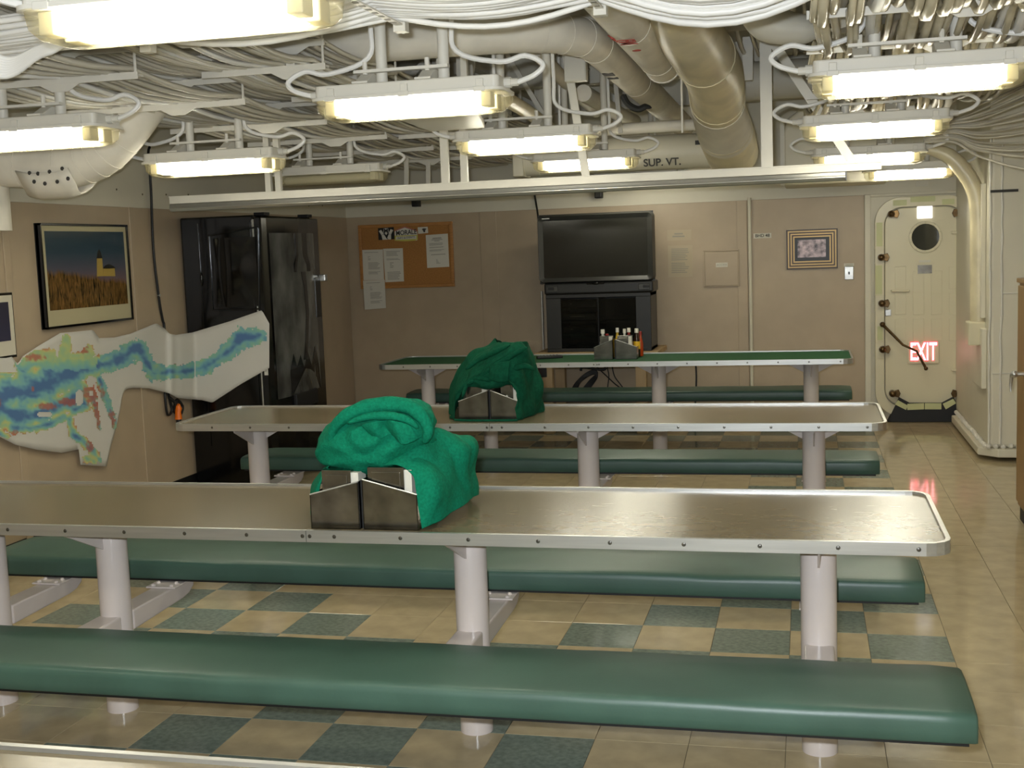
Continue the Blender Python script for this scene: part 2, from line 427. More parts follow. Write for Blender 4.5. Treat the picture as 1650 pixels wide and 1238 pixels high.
# nameplate, tag, grab rail, hinges
a = at(1490, 434, 'Y', YD); obj('name_plate', MB().box((a.x-.058, YD-.006, a.z-.036), (a.x+.058, YD, a.z+.036)), steel, leaf)
a = at(1490, 421, 'Y', YD); obj('name_plate', MB().box((a.x-.045, YD-.005, a.z-.01), (a.x+.045, YD, a.z+.01)), paper, leaf)
a = at(1437, 469, 'Y', YD-.03); b = at(1465, 469, 'Y', YD-.03)
obj('grab_rail', MB().tube([(a.x, YD, a.z), (a.x, YD-.03, a.z), (b.x, YD-.03, b.z), (b.x, YD, b.z)], .009, 8), door_paint, leaf, smooth=True)
for py in (375, 596):
    a = at(1533, py, 'Y', YD-.02); obj('hinge_strap', MB().box((a.x, YD-.03, a.z-.012), (pr-.02, YD, a.z+.012)), door_paint, door, bevel=.004)
a = at(1432, 504, 'Y', YD); obj('latch_plate', MB().box((a.x-.03, YD-.012, a.z-.028), (a.x+.02, YD, a.z+.028)), alu, leaf, bevel=.004)
# dogs
dogs = [(1436, 345, 1), (1420, 415, 1), (1421, 489, 1), (1422, 563, 1), (1438, 634, 1), (1547, 343, -1), (1560, 412, -1), (1560, 486, -1), (1560, 562, -1), (1545, 634, -1)]
for px, py, s in dogs:
    a = at(px, py, 'Y', YD-.04)
    mb = MB().cyl((a.x, YD-.02, a.z), (a.x, YD-.085, a.z), .03, 12); mb.ball((a.x, YD-.085, a.z), .026, 10)
    mb.prism([(a.x, YD-.07, a.z+.018), (a.x+s*.05, YD-.07, a.z+.036), (a.x+s*.066, YD-.07, a.z), (a.x+s*.05, YD-.07, a.z-.036), (a.x, YD-.07, a.z-.018)], (0, .03, 0))
    obj('dog', mb, bronze, door, smooth=True, bevel=.003)
# divider strips of the frame and glow tape
for k, (px, py, pw, ph) in enumerate([(1417, 378, 10, 38), (1416, 452, 11, 48), (1418, 537, 9, 22), (1450, 327, 22, 8), (1487, 321, 40, 7), (1528, 325, 20, 8)]):
    a = at(px-pw/2, py-ph/2, 'Y', YF-.077); b = at(px+pw/2, py+ph/2, 'Y', YF-.077)
    obj('glow_strip', MB().box((a.x, YF-.079, b.z), (b.x, YF-.074, a.z)), glow_tape, door)
for py in (400, 425, 475, 500, 550, 578):
    a = at(1409, py, 'Y', YF-.078); obj('frame_rib', MB().box((a.x, YF-.081, a.z-.003), (a.x+.085, YF-.07, a.z+.003)), door_paint, door)
# lever handle
a = at(1422, 523, 'Y', YD-.05); b = at(1455, 556, 'Y', YD-.08); c = at(1477, 566, 'Y', YD-.10); d = at(1492, 594, 'Y', YD-.11)
mb = MB().tube([(a.x, YD-.01, a.z), a, b, c, d], [.018, .014, .011, .010, .012], 10); mb.ball(d, .018, 10); mb.ball(a, .024, 10)
obj('lever_handle', mb, bronze, door, smooth=True)
# black kick coaming with pale blocks
a = [at(x, y, 'Y', YF-.10) for x, y in ((1430, 677), (1449, 641), (1466, 650), (1518, 650), (1537, 640), (1553, 677))]
a = [Vector((p.x, YF-.10, max(p.z, .002))) for p in a]; a[0].z = a[-1].z = .002
obj('sill', MB().prism(a, (0, .09, 0)), black_matte, door, bevel=.004)
for x0, y0, x1, y1, x2, y2, x3, y3 in ((1442, 652, 1447, 645, 1463, 654, 1460, 661), (1462, 651, 1489, 650, 1489, 660, 1462, 661), (1490, 650, 1517, 650, 1517, 660, 1490, 660), (1519, 651, 1536, 643, 1541, 650, 1524, 660)):
    qd = [at(x, y, 'Y', YF-.105) for x, y in ((x0, y0), (x1, y1), (x2, y2), (x3, y3))]
    obj('sill_block', MB().prism(qd, (0, .01, 0)), glow_tape, door, bevel=.002)
# white square on the hatch; its emission stands in for reflected flash
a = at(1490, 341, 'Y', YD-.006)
o = obj('sign_plate', MB().box((a.x-.062, YD-.012, a.z-.058), (a.x+.062, YD-.002, a.z+.058)), flash_glare_plate, None, bevel=.008)
tag(o, 'white square plate with added glow at the top of the hatch, above its round window', 'sign')
# EXIT sign
a = at(1488, 568, 'Y', YD-.025)
es = thing('exit_sign', 'glowing red EXIT sign low on the cream hatch', 'sign', (a.x, YD-.02, a.z-.1))
obj('back_plate', MB().box((a.x-.13, YD-.02, a.z-.10), (a.x+.13, YD-.002, a.z+.09)), door_paint, es, bevel=.006)
text('red_outline', 'EXIT', .215, exit_red, es, (a.x, YD-.021, a.z), (1, 0, 0), (0, 0, 1), ext=.002, sx=.50, bold=.010)
text('lit_letters', 'EXIT', .215, exit_core, es, (a.x, YD-.025, a.z), (1, 0, 0), (0, 0, 1), ext=.002, sx=.50, bold=.003)

# ------------------------------------------------------------------ tables and benches
TX0, TX1 = -2.85, .755
COLS = [-2.54, -2.04, -.71, .41]
def tab_outline(x0, x1, y0, y1, c, ins=0.):
    x0 += ins; x1 -= ins; y0 += ins; y1 -= ins
    out = []
    for cx, cy, a0 in ((x1-c, y1-c, 0), (x0+c, y1-c, PI/2), (x0+c, y0+c, PI), (x1-c, y0+c, 3*PI/2)):
        for k in range(5): a = a0+PI/2*k/4; out.append((cx+c*math.cos(a), cy+c*math.sin(a)))
    return out
def make_table(y0, y1, x1, label, top, cols=COLS, x0=TX0):
    yc = (y0+y1)/2
    t = thing('mess_table', label, 'table', ((x0+x1)/2, yc, 0), 'long mess tables in rows')
    ol = tab_outline(x0, x1, y0, y1, .062, .006)
    obj('tabletop', MB().prism([(x, y, .728) for x, y in ol], (0, 0, .026)), top, t, bevel=.001)
    A = tab_outline(x0, x1, y0, y1, .07); B = tab_outline(x0, x1, y0, y1, .06, .013)
    XS = -1.13
    n = len(A)
    def rg(sel):
        mb = MB()
        z0, z1, z2 = .725, .762, .7545
        def q(p0, p1, i0, i1):
            mb.add([(*p0, z0), (*p1, z0), (*i1, z0), (*i0, z0), (*p0, z1), (*p1, z1), (*i1, z1), (*i0, z1)],
                   [(0, 3, 2, 1), (4, 5, 6, 7), (0, 1, 5, 4), (2, 3, 7, 6), (3, 0, 4, 7), (1, 2, 6, 5)])
        for k in range(n):
            a, b, c, d = A[k], A[(k+1) % n], B[k], B[(k+1) % n]
            for lo, hi, keep in ((XS+.001, 99, 1), (-99, XS-.001, 0)):
                if keep != sel: continue
                if max(a[0], b[0]) < lo or min(a[0], b[0]) > hi: continue
                def cl(p, s):
                    return (min(max(p[0], lo), hi), p[1])
                q(cl(a, 0), cl(b, 0), cl(c, 0), cl(d, 0))
        return mb
    for s in (1, 0): obj('edge_trim', rg(s), alu, t)
    sc = None
    sx = [x1-.09-k*.214 for k in range(9)]+[XS+.012, XS-.012]+[XS-.2-k*.214 for k in range(8)]
    for x in sx:
        if x < x0+.05: continue
        if sc is None:
            sc = obj('screw', MB().ball((x, y0-.0005, .744), .0065, 8, (1, .5, 1)), screw_mat, t, smooth=True); xs0 = x
        else: share('screw', sc, (x-xs0, 0, 0), t)
    for yy in (y0+.12, yc, y1-.12):
        obj('screw', MB().ball((x1+.0005, yy, .744), .0065, 8, (.5, 1, 1)), screw_mat, t, smooth=True)
    proto = None
    for x in cols:
        if proto is None:
            proto = []
            proto.append(obj('column', MB().cyl((x, yc, 0), (x, yc, .722), .055, 32), column_paint, t, smooth=True))
            for s in (-1, 1):
                mb = MB().prism([(x+s*.05, yc-.0035, .722), (x+s*.20, yc-.0035, .722), (x+s*.19, yc-.0035, .705), (x+s*.05, yc-.0035, .63)], (0, .007, 0))
                proto.append(obj('gusset', mb, column_paint, t))
                mb = MB().prism([(x-.0035, yc+s*.05, .722), (x-.0035, yc+s*.28, .722), (x-.0035, yc+s*.27, .70), (x-.0035, yc+s*.05, .60)], (.007, 0, 0))
                proto.append(obj('gusset', mb, column_paint, t))
            for s in (-1, 1):
                prof = [(yc+s*.04, .283), (yc+s*.40, .295), (yc+s*.45, .303), (yc+s*.485, .322), (yc+s*.50, .356), (yc+s*.04, .356)]
                mb = MB().prism([(x-.045, y, z) for y, z in prof], (.09, 0, 0))
                proto.append(obj('bench_arm', mb, column_paint, t, bevel=.006))
            bx = x
        else:
            for o in proto: share(o.name.split('.')[0], o, (x-bx, 0, 0), t)
    return t
def make_bench(yf, yb, x0, x1, label, cols, seed):
    zt = .45; yc = (yf+yb)/2
    t = thing('bench', label, 'bench', ((x0+x1)/2, yc, .36), 'padded benches bolted to the mess tables')
    # cushion with rounded top edges, slight lumps
    prof = [(yf+.004, .374), (yf, .379), (yf-.001, .40), (yf-.001, .425), (yf+.002, .438), (yf+.009, .4455), (yf+.022, .449), (yf+.045, .4505), ((yf+yb)/2-.08, .4545), ((yf+yb)/2+.08, .4545), (yb-.022, .449), (yb-.009, .4455), (yb-.002, .438), (yb, .385), (yb-.004, .374)]
    N = 90; G = []
    for i in range(N+1):
        x = x0+(x1-x0)*i/N; e = 0
        if i == 0 or i == N: e = .008
        elif i == 1 or i == N-1: e = .004
        xx = x
        if i == 1: xx = x0+.006
        if i == N-1: xx = x1-.006
        row = []
        for (y, z) in prof:
            k = noise.noise(Vector((xx*3.1, y*9, seed)))*.0035+noise.noise(Vector((xx*9, y*14, seed+4)))*.0014
            yy = y+(e if y < yc else -e)+k*(1 if y < yc else -1)*(.6 if z < .44 else .15)
            row.append(Vector((xx, yy, z-(e if z > .42 else 0)+k*(1 if z > .43 else .0))))
        G.append(row)
    mb = MB().grid(G); m_ = len(prof)
    mb.f.append(tuple(range(m_))[::-1]); mb.f.append(tuple(range(N*m_, (N+1)*m_)))
    mb.f.append(None); mb.f.pop()
    cu = obj('cushion', mb, vinyl, t, smooth=True, ang=60)
    obj('base_board', MB().box((x0+.02, yf+.012, .3645), (x1-.02, yb-.012, .376)), black_matte, t)
    pr_ = []
    cc = cols; bx = cc[0]
    tc_ = min((ty for ty in (-3.25, -.895, 1.37, 4.47)), key=lambda q: abs(q-yc)); s = 1 if yc > tc_ else -1
    py_ = tc_+s*.385
    for x in cc:
        if not pr_:
            a = obj('mounting_plate', MB().box((x-.062, py_-.075, .3565), (x+.062, py_+.085, .3635)), column_paint, t, bevel=.002); pr_.append(a)
            if True:
                b0 = None
                for bx_ in (-.038, .038):
                    for by_ in (-.06, -.02):
                        v = Vector((x+bx_, py_+by_*s if s > 0 else py_+by_, .3635))
                        if b0 is None: b0 = obj('bolt', MB().ball(v, .009, 8), column_paint, a, smooth=True); bv = v
                        else: share('bolt', b0, v-bv, a)
        else:
            a = share('mounting_plate', pr_[0], (x-bx, 0, 0), t)
            for b in [c for c in kids(pr_[0])]:
                d = b.copy(); COL.objects.link(d); d.parent = a
    return t
TAB = [(-1.26, -.53, .765), (1.0, 1.74, .735), (4.10, 4.84, .70)]
lbl = ['long brown-topped mess table nearest the camera with full length visible, holding the bright green bundle',
       'long brown-topped mess table in the middle, under the dark green wrapped bundle',
       'long mess table with a dark green top in front of the television']
for k, (y0, y1, x1) in enumerate(TAB):
    make_table(y0, y1, x1, lbl[k], baize if k == 2 else laminate, x0=TX0 if k < 2 else -2.83)
make_table(-3.62, -2.885, .76, 'closest mess table, only its far edge showing in the bottom left corner', laminate)
BL = [('green padded bench along the bottom of the photo, before the nearest full table', -1.70, -1.33, .775),
      ('green padded bench on the far side of the nearest full table', -.515, -.15, .76),
      ('green padded bench hidden on the near side of the middle table', .60, .96, .75),
      ('green padded bench on the far side of the middle table', 1.80, 2.15, .745),
      ('green padded bench hidden on the near side of the green-topped table', 3.70, 4.06, .72),
      ('dark green padded bench behind the green-topped table, below the television', 4.88, 5.22, .715)]
for k, (lb, yf, yb, x1) in enumerate(BL):
    make_bench(yf, yb, -2.87, x1, lb, COLS, k*3.1)

# ------------------------------------------------------------------ condiment caddies, dispensers, bottles
def caddy(x0, x1, y, dep, zb, hi_left, h_out, h_in, label, sc=1.):
    t = thing('condiment_caddy', label, 'caddy', ((x0+x1)/2, y+dep/2, zb), 'stainless condiment caddies')
    if hi_left: obj('spacer', MB().box((x0-.011, y+.015, zb), (x0-.001, y+dep-.01, zb+h_in-.006)), black_matte, t)
    ho, hi = (h_in, h_out) if hi_left else (h_out, h_in)     # left height, right height
    th = .0025
    mb = MB().prism([(x0, y, zb), (x1, y, zb), (x1, y, zb+hi), (x0, y, zb+ho)], (0, th, 0)); obj('front_panel', mb, steel, t, bevel=.0006)
    mb = MB().prism([(x0, y+dep, zb), (x1, y+dep, zb), (x1, y+dep, zb+hi), (x0, y+dep, zb+ho)], (0, th, 0)); obj('back_panel', mb, steel, t)
    obj('side_panel', MB().box((x0, y, zb), (x0+th, y+dep, zb+ho)), steel, t)
    obj('side_panel', MB().box((x1-th, y, zb), (x1, y+dep, zb+hi)), steel, t)
    obj('bottom_panel', MB().box((x0, y, zb), (x1, y+dep, zb+th)), steel, t)
    mb = MB().tube([(x0, y+th/2, zb+ho), (x1, y+th/2, zb+hi)], .0025, 6); obj('rim', mb, alu, t, smooth=True)
    return t
def dispenser(x0, x1, y, zb, h, label, dep=.09, nap=.024):
    t = thing('napkin_dispenser', label, 'napkin dispenser', ((x0+x1)/2, y+dep/2, zb), 'napkin dispensers in the caddies')
    xn = x1; x1 = x1-nap
    obj('face_plate', MB().box((x0, y, zb), (x1, y+.003, zb+h)), steel, t, bevel=.001)
    obj('case', MB().box((x0, y+.003, zb+h-.006), (x1, y+dep, zb+h)).box((x0, y+.003, zb), (x0+.003, y+dep, zb+h)).box((x1, y+dep*.8, zb), (xn, y+dep, zb+h)), steel, t)
    obj('napkins', MB().box((x0+.004, y+.006, zb+.004), (xn-.001, y+dep*.8, zb+h-.008)), paper, t)
    xc = (x0+x1)/2
    obj('face_recess', MB().box((x0+.012, y-.002, zb+.01), (x1-.012, y+.001, zb+h-.014)), steel, t, bevel=.0015)
    obj('push_knob', MB().ball((xc, y-.003, zb+h*.62), .006, 10), alu, t, smooth=True)
    return t
ZS = .7545
a = at(500, 853, 'Z', ZS); b = at(576, 856, 'Z', ZS); c = at(583, 856, 'Z', ZS); d = at(672, 857, 'Z', ZS)
yb_ = a.y+.01
sA = .0017*1.08
caddy(a.x, b.x, yb_, .20, ZS, False, .108, .150, 'left stainless caddy under the bright green bundle on the nearest full table')
caddy(c.x, d.x, yb_, .20, ZS, True, .112, .158, 'right stainless caddy under the bright green bundle on the nearest full table')
dA = dispenser(a.x+.035, b.x-.006, yb_+.02, ZS+.004, .178, 'steel napkin dispenser in the left caddy of the nearest full table')
dB = dispenser(c.x+.012, d.x-.022, yb_+.02, ZS+.004, .188, 'steel napkin dispenser in the right caddy of the nearest full table')
a2 = at(736, 679, 'Z', ZS); b2 = at(784, 679, 'Z', ZS); c2 = at(788, 679, 'Z', ZS); d2 = at(834, 678, 'Z', ZS); y2 = a2.y+.04
caddy(a2.x, b2.x, y2, .22, ZS, False, .095, .150, 'left stainless caddy inside the dark green bundle on the middle table')
caddy(c2.x, d2.x, y2, .22, ZS, True, .095, .150, 'right stainless caddy inside the dark green bundle on the middle table')
dispenser(a2.x+.035, b2.x-.012, y2+.02, ZS+.004, .185, 'steel napkin dispenser in the left caddy of the middle table')
dispenser(c2.x+.05, d2.x-.004, y2+.02, ZS+.004, .185, 'steel napkin dispenser in the right caddy of the middle table')
a3 = at(957, 580, 'Z', ZS); b3 = at(988, 579, 'Z', ZS); c3 = at(993, 579, 'Z', ZS); d3 = at(1026, 579, 'Z', ZS); y3 = a3.y+.01
caddy(a3.x, b3.x, y3, .26, ZS, False, .092, .15, 'left stainless caddy of bottles on the green-topped table')
caddy(c3.x, d3.x, y3, .26, ZS, True, .092, .15, 'right stainless caddy of bottles on the green-topped table')
dispenser(a3.x+.045, b3.x-.006, y3+.02, ZS+.004, .172, 'steel napkin dispenser in the left caddy on the green-topped table', .07)
dispenser(c3.x+.012, c3.x+.118, y3+.02, ZS+.004, .172, 'steel napkin dispenser in the right caddy on the green-topped table', .07)
def bottle(px, ytop, Y, body, cap, label, capm=None, r=.021, lab=None):
    r *= 1.25
    p = at(px, ytop, 'Y', Y); zt_ = p.z
    t = thing('condiment_bottle', label, 'bottle', (p.x, Y, ZS), 'condiment bottles behind the napkin dispensers')
    z0 = ZS+.004; h = zt_-z0
    obj('body', MB().tube([(p.x, Y, z0+h*q) for q in (0, .02, .5, .62, .80, .86)], [r*.9, r, r, r*.8, r*.42, r*.42], 14), body, t, smooth=True)
    obj('cap', MB().cyl((p.x, Y, z0+h*.85), (p.x, Y, zt_), r*.62, 12, r*.56), cap, t, smooth=True, bevel=.001)
    if lab: obj('bottle_label', MB().tube([(p.x, Y, z0+h*.28), (p.x, Y, z0+h*.55)], r*1.03, 14), lab, t, smooth=True)
capw = mat('cap_white', rgb(222, 218, 204), .4); ketch = mat('ketchup_red', rgb(140, 30, 16), .25); must = mat('mustard_yellow', rgb(196, 160, 30), .4)
darks = mat('sauce_dark', rgb(42, 20, 10), .15); clearb = mat('salt_glass', rgb(190, 190, 180), .2); ylab = mat('yellow_label', rgb(226, 178, 30), .5); olab = mat('hot_sauce', rgb(176, 62, 16), .25)
bottle(971, 531, y3+.13, clearb, capw, 'white-capped clear bottle farthest left in the caddies')
bottle(978, 538, y3+.20, ketch, mat('cap_red', rgb(160, 30, 22), .4), 'short red-capped bottle beside the leftmost white cap', r=.018)
bottle(994.5, 528.5, y3+.14, must, capw, 'white-capped mustard bottle standing at the middle gap of the caddies', r=.017)
bottle(1006, 530, y3+.13, clearb, capw, 'white-capped clear bottle right of the mustard', r=.017)
bottle(1013, 528.5, y3+.20, ketch, capw, 'white-capped red bottle standing behind the right dispenser', r=.02)
bottle(1025.5, 529.5, y3+.15, darks, capw, 'dark sauce bottle with yellow label at the right end', r=.021, lab=ylab)
bottle(1031.5, 534, y3+.21, olab, mat('cap_red2', rgb(150, 40, 30), .4), 'orange-red sauce bottle behind the yellow-labelled one', r=.017)
# remote control
a = at(866, 579, 'Z', ZS+.001); b = at(907, 577, 'Z', ZS+.001)
rm = thing('remote_control', 'slim black remote control lying on the green-topped table', 'remote', ((a+b)/2))
d_ = (b-a).normalized(); n_ = Vector((0, 0, 1)).cross(d_)
obj('case', MB().prism([a, b, b+n_*.055, a+n_*.055], (0, 0, .022)), black_plastic, rm, bevel=.005)
mb = MB()
for k in range(6):
    for j in range(2): mb.ball(a+d_*(.03+k*.026)+n_*(.018+.02*j)+Vector((0, 0, .022)), .005, 6)
obj('buttons', mb, tv_grey, rm, kind='stuff')

# ------------------------------------------------------------------ green cloths
def cp(px, py, Y): return at(px, py, 'Y', Y)
# bright bundle: drape over the right side, and the bunched top
Y0 = yb_
t = thing('green_cloth', 'bright emerald green cloth bunched over the caddies on the nearest full table', 'cloth', (at(620, 760, 'Y', -1.05)))
C_ = [[cp(560, 748, Y0+.06), cp(600, 735, Y0+.10), cp(640, 715, Y0+.2), cp(670, 700, Y0+.35), cp(690, 705, Y0+.52)],
      [cp(640, 752, Y0+.03), cp(668, 722, Y0+.10), cp(700, 698, Y0+.24), cp(742, 704, Y0+.38), cp(728, 706, Y0+.56)],
      [cp(664, 765, Y0+.02), cp(690, 742, Y0+.09), cp(722, 728, Y0+.2), cp(764, 719, Y0+.34), cp(752, 716, Y0+.58)],
      [cp(671, 792, Y0-.00), cp(698, 778, Y0+.03), cp(728, 766, Y0+.17), cp(761, 757, Y0+.36), cp(750, 748, Y0+.60)],
      [cp(675, 822, Y0-.005), cp(706, 806, Y0+.03), cp(733, 792, Y0+.18), cp(765, 781, Y0+.36), cp(752, 772, Y0+.6)],
      [cp(681, 852, Y0-.012), cp(710, 839, Y0+.06), cp(738, 819, Y0+.19), cp(765, 799, Y0+.37), cp(752, 788, Y0+.62)]]
def clampz(G):
    for r in G:
        for p_ in r: p_.z = max(p_.z, ZS+.003)
    return G
G = surf(C_, 14, 14); G = clampz(fold(G, .006, 9, 2))
obj('draped_side', MB().grid(G), cloth_bright, t, smooth=True, ang=80, solid=.003)
# thin sliver on the left of the left caddy
C_ = [[cp(538, 742, Y0+.10), cp(524, 752, Y0+.12), cp(520, 756, Y0+.3)],
      [cp(524, 757, Y0+.05), cp(512, 772, Y0+.1), cp(505, 775, Y0+.3)],
      [cp(517, 775, Y0+.04), cp(504, 795, Y0+.08), cp(500, 790, Y0+.3)],
      [cp(512, 800, Y0+.05), cp(501, 830, Y0+.1), cp(500, 815, Y0+.3)]]
obj('draped_corner', MB().grid(surf(C_, 8, 8)), cloth_bright, t, smooth=True, ang=80, solid=.003)
# bunched mound: rings following the outline of the heap
rings = [  # py of centre line, left px, right px, depth
    (757, 560, 640, .05), (748, 535, 668, .10), (733, 518, 690, .13), (716, 517, 696, .145), (698, 524, 699, .15),
    (682, 536, 697, .145), (668, 550, 692, .13), (657, 572, 684, .10), (650, 600, 668, .05), (648.5, 632, 640, .01)]
G = []
Yc = Y0+.16
for (py, l_, r_, dp) in rings:
    A_ = cp(l_, py+2, Yc); B_ = cp(r_, py-2, Yc); cc_ = (A_+B_)/2; hw = (B_.x-A_.x)/2
    G.append([cc_+Vector((math.cos(2*PI*k/14)*hw, math.sin(2*PI*k/14)*dp*1.0, (A_.z-cc_.z)*-math.cos(2*PI*k/14))) for k in range(15)])
G = surf(G, 5, 5)
def rollfold(G):
    out = []
    m = len(G); c0 = cp(622, 690, Yc)
    for i, r in enumerate(G):
        rr = []
        for j, p_ in enumerate(r):
            nn = (p_-cp(610, 705, Yc)).normalized()
            q = p_-c0
            # concentric rolls round the hollow at the front
            dx = q.x*1.0; dz = q.z*1.5; rad = math.hypot(dx, dz)
            v = .010*math.sin(rad*62+1.2*noise.noise(p_*11)*2) * (1 if p_.y < Yc+.02 else .3) * max(0, 1-rad/.16)*1.6
            v += .011*(1-2.4*abs(noise.noise(Vector((p_.x*9, p_.y*6, p_.z*15)))))
            v += .004*noise.noise(p_*38)
            rr.append(p_+nn*v)
        out.append(rr)
    return out
Gm = rollfold(G)
for r in Gm: r[-1] = r[0].copy()
obj('bunched_top', MB().grid(Gm), cloth_bright, t, smooth=True, ang=80)
# rolled brim and hanging pleats on the heap
P = cr([cp(533, 716, Y0+.05), cp(538, 690, Y0+.03), cp(560, 669, Y0+.02), cp(592, 656, Y0+.03), cp(630, 652, Y0+.04), cp(660, 656, Y0+.04), cp(680, 672, Y0+.03), cp(690, 694, Y0+.03), cp(683, 714, Y0+.04)], 5)
R_ = [.006+.019*math.sin(PI*i/(len(P)-1))**.6+.003*noise.noise(p_*30) for i, p_ in enumerate(P)]
obj('rolled_brim', MB().tube(P, R_, 12), cloth_bright, t, smooth=True, ang=80)
P = cr([cp(560, 682, Y0+.01), cp(590, 672, Y0+.0), cp(625, 670, Y0+.0), cp(655, 676, Y0+.0), cp(674, 690, Y0+.01)], 5)
obj('rolled_brim', MB().tube(P, [.004+.010*math.sin(PI*i/(len(P)-1))**.6 for i in range(len(P))], 10), cloth_bright, t, smooth=True, ang=80)
C_ = [[cp(583, 684, Y0+.0), cp(600, 680, Y0-.012), cp(622, 677, Y0+.005), cp(634, 678, Y0-.015), cp(660, 686, Y0+.0)],
      [cp(592, 694, Y0+.01), cp(606, 694, Y0-.006), cp(622, 688, Y0+.02), cp(642, 696, Y0-.018), cp(668, 698, Y0+.005)],
      [cp(600, 702, Y0+.02), cp(613, 706, Y0+.01), cp(632, 700, Y0+.02), cp(650, 716, Y0-.006), cp(674, 706, Y0+.02)]]
obj('front_pleat', MB().grid(surf(C_, 8, 8)), cloth_bright, t, smooth=True, ang=80, solid=.004)
# dark bundle on the middle table
t2 = thing('green_cloth', 'dark green cloth wrapped round the caddies on the middle table with an open front', 'cloth', at(800, 684, 'Y', 1.2))
ya = y2-.03
C_ = [[cp(812, 552, ya+.50), cp(800, 551, ya+.30), cp(806, 550, ya+.14), cp(814, 550, ya+.10), cp(824, 550, ya+.08), cp(834, 550, ya+.08), cp(844, 550, ya+.12), cp(852, 553, ya+.30), cp(845, 553, ya+.50)],
      [cp(790, 566, ya+.55), cp(768, 566, ya+.32), cp(776, 568, ya+.14), cp(790, 568, ya+.06), cp(808, 566, ya+.03), cp(828, 564, ya+.03), cp(846, 566, ya+.1), cp(858, 570, ya+.32), cp(852, 566, ya+.55)],
      [cp(770, 590, ya+.58), cp(744, 588, ya+.32), cp(754, 594, ya+.12), cp(770, 592, ya+.04), cp(796, 592, ya+.0), cp(822, 590, ya+.0), cp(846, 592, ya+.08), cp(859, 596, ya+.32), cp(854, 590, ya+.58)],
      [cp(750, 615, ya+.6), cp(732, 614, ya+.32), cp(742, 620, ya+.1), cp(758, 610, ya+.01), cp(784, 617, ya-.01), cp(812, 611, ya-.01), cp(842, 622, ya+.05), cp(866, 620, ya+.30), cp(862, 610, ya+.6)],
      [cp(745, 645, ya+.6), cp(725, 645, ya+.32), cp(736, 648, ya+.08), cp(750, 617, ya+.01), cp(786, 626, ya-.0), cp(822, 616, ya+.0), cp(842, 648, ya+.04), cp(872, 642, ya+.30), cp(866, 635, ya+.6)],
      [cp(745, 668, ya+.6), cp(724, 672, ya+.25), cp(732, 681, ya+.03), cp(744, 626, ya+.02), cp(786, 630, ya+.02), cp(832, 624, ya+.02), cp(834, 681, ya+.01), cp(871, 666, ya+.30), cp(868, 655, ya+.6)]]
G = surf(C_, 10, 9); G = clampz(fold(G, .012, 8, 5.5))
obj('wrapped_cover', MB().grid(G), cloth_dark, t2, smooth=True, ang=80, solid=.003)
# hem lying on the table along the opening
P = cr([cp(733, 682, ya+.0), cp(760, 684, ya-.02), cp(800, 684, ya-.02), cp(834, 682, ya-.01)], 6)
P = [Vector((p_.x, p_.y, ZS+.005)) for p_ in P]
obj('bottom_hem', MB().tube(P, .006, 8), cloth_dark, t2, smooth=True)
for pts, r in (([(752, 620), (775, 606), (800, 588), (830, 570), (850, 560)], .014), ([(745, 640), (756, 614), (780, 610), (806, 622)], .011), ([(806, 612), (824, 596), (846, 590), (860, 596)], .013), ([(750, 596), (770, 580), (800, 566), (822, 556)], .012)):
    P = cr([cp(x, y, ya+.0+.02*(k % 2)) for k, (x, y) in enumerate(pts)], 5)
    obj('cloth_fold', MB().tube(P, [.003+r*math.sin(PI*(i+.3)/(len(P)-.4))**.6+.003*noise.noise(p_*40) for i, p_ in enumerate(P)], 10), cloth_dark, t2, smooth=True, ang=80)
C_ = [[cp(790, 590, ya-.005), cp(806, 584, ya-.03), cp(822, 582, ya-.02)], [cp(789, 602, ya-.02), cp(806, 600, ya-.04), cp(820, 598, ya-.03)], [cp(788, 612, ya-.01), cp(805, 616, ya-.03), cp(819, 614, ya-.02)]]
obj('front_pleat', MB().grid(surf(C_, 6, 6)), cloth_dark, t2, smooth=True, ang=80, solid=.003)

# ------------------------------------------------------------------ vending machine
VX0, VX1, VY0, VY1, VH = XL+.03, -3.30, 3.07, 4.08, 1.905
vm = thing('vending_machine', 'tall glossy black vending machine in the left corner, seen from its side', 'vending machine', ((VX0+VX1)/2, (VY0+VY1)/2, 0))
cab = obj('cabinet', MB().box((VX0, VY0, .02), (VX1, VY1, VH)), black_gloss, vm, bevel=.012, seg=3)
# raised frame and sunken field on the visible side
sp = [at(x, y, 'Y', VY0) for x, y in ((336, 380), (415, 366), (418, 498), (343, 500))]
mb = MB()
for k in range(4): mb.bar(sp[k]+Vector((0, -.003, 0)), sp[(k+1) % 4]+Vector((0, -.003, 0)), .012, .012, (0, 1, 0))
obj('side_recess', mb, black_gloss, vm, bevel=.004)
for px in (318, 402):
    a = at(px, 365, 'Y', VY0-.002); obj('side_seam', MB().box((a.x-.004, VY0-.006, .3), (a.x+.004, VY0, 1.86)), black_gloss, vm, bevel=.002)
G = []
for i in range(25):
    row = []
    for j in range(25):
        x = sp[0].x+.02+(sp[1].x-sp[0].x-.04)*j/24; z = sp[3].z+.02+(sp[0].z-sp[3].z-.04)*i/24
        r = math.hypot((x-sp[0].x-.18)/.13, (z-sp[3].z-.28)/.2); row.append(Vector((x, VY0-.004-.018*math.exp(-r*r)+.006*math.exp(-((x-sp[0].x-.08)/.03)**2), z)))
    G.append(row)
obj('dented_panel', MB().grid(G), black_gloss, vm, smooth=True, ang=80)
a = at(324, 450, 'Y', VY0-.01); obj('dent_ridge', MB().ball((a.x, VY0, a.z), .05, 12, (.22, .25, 1)), black_gloss, vm, smooth=True)
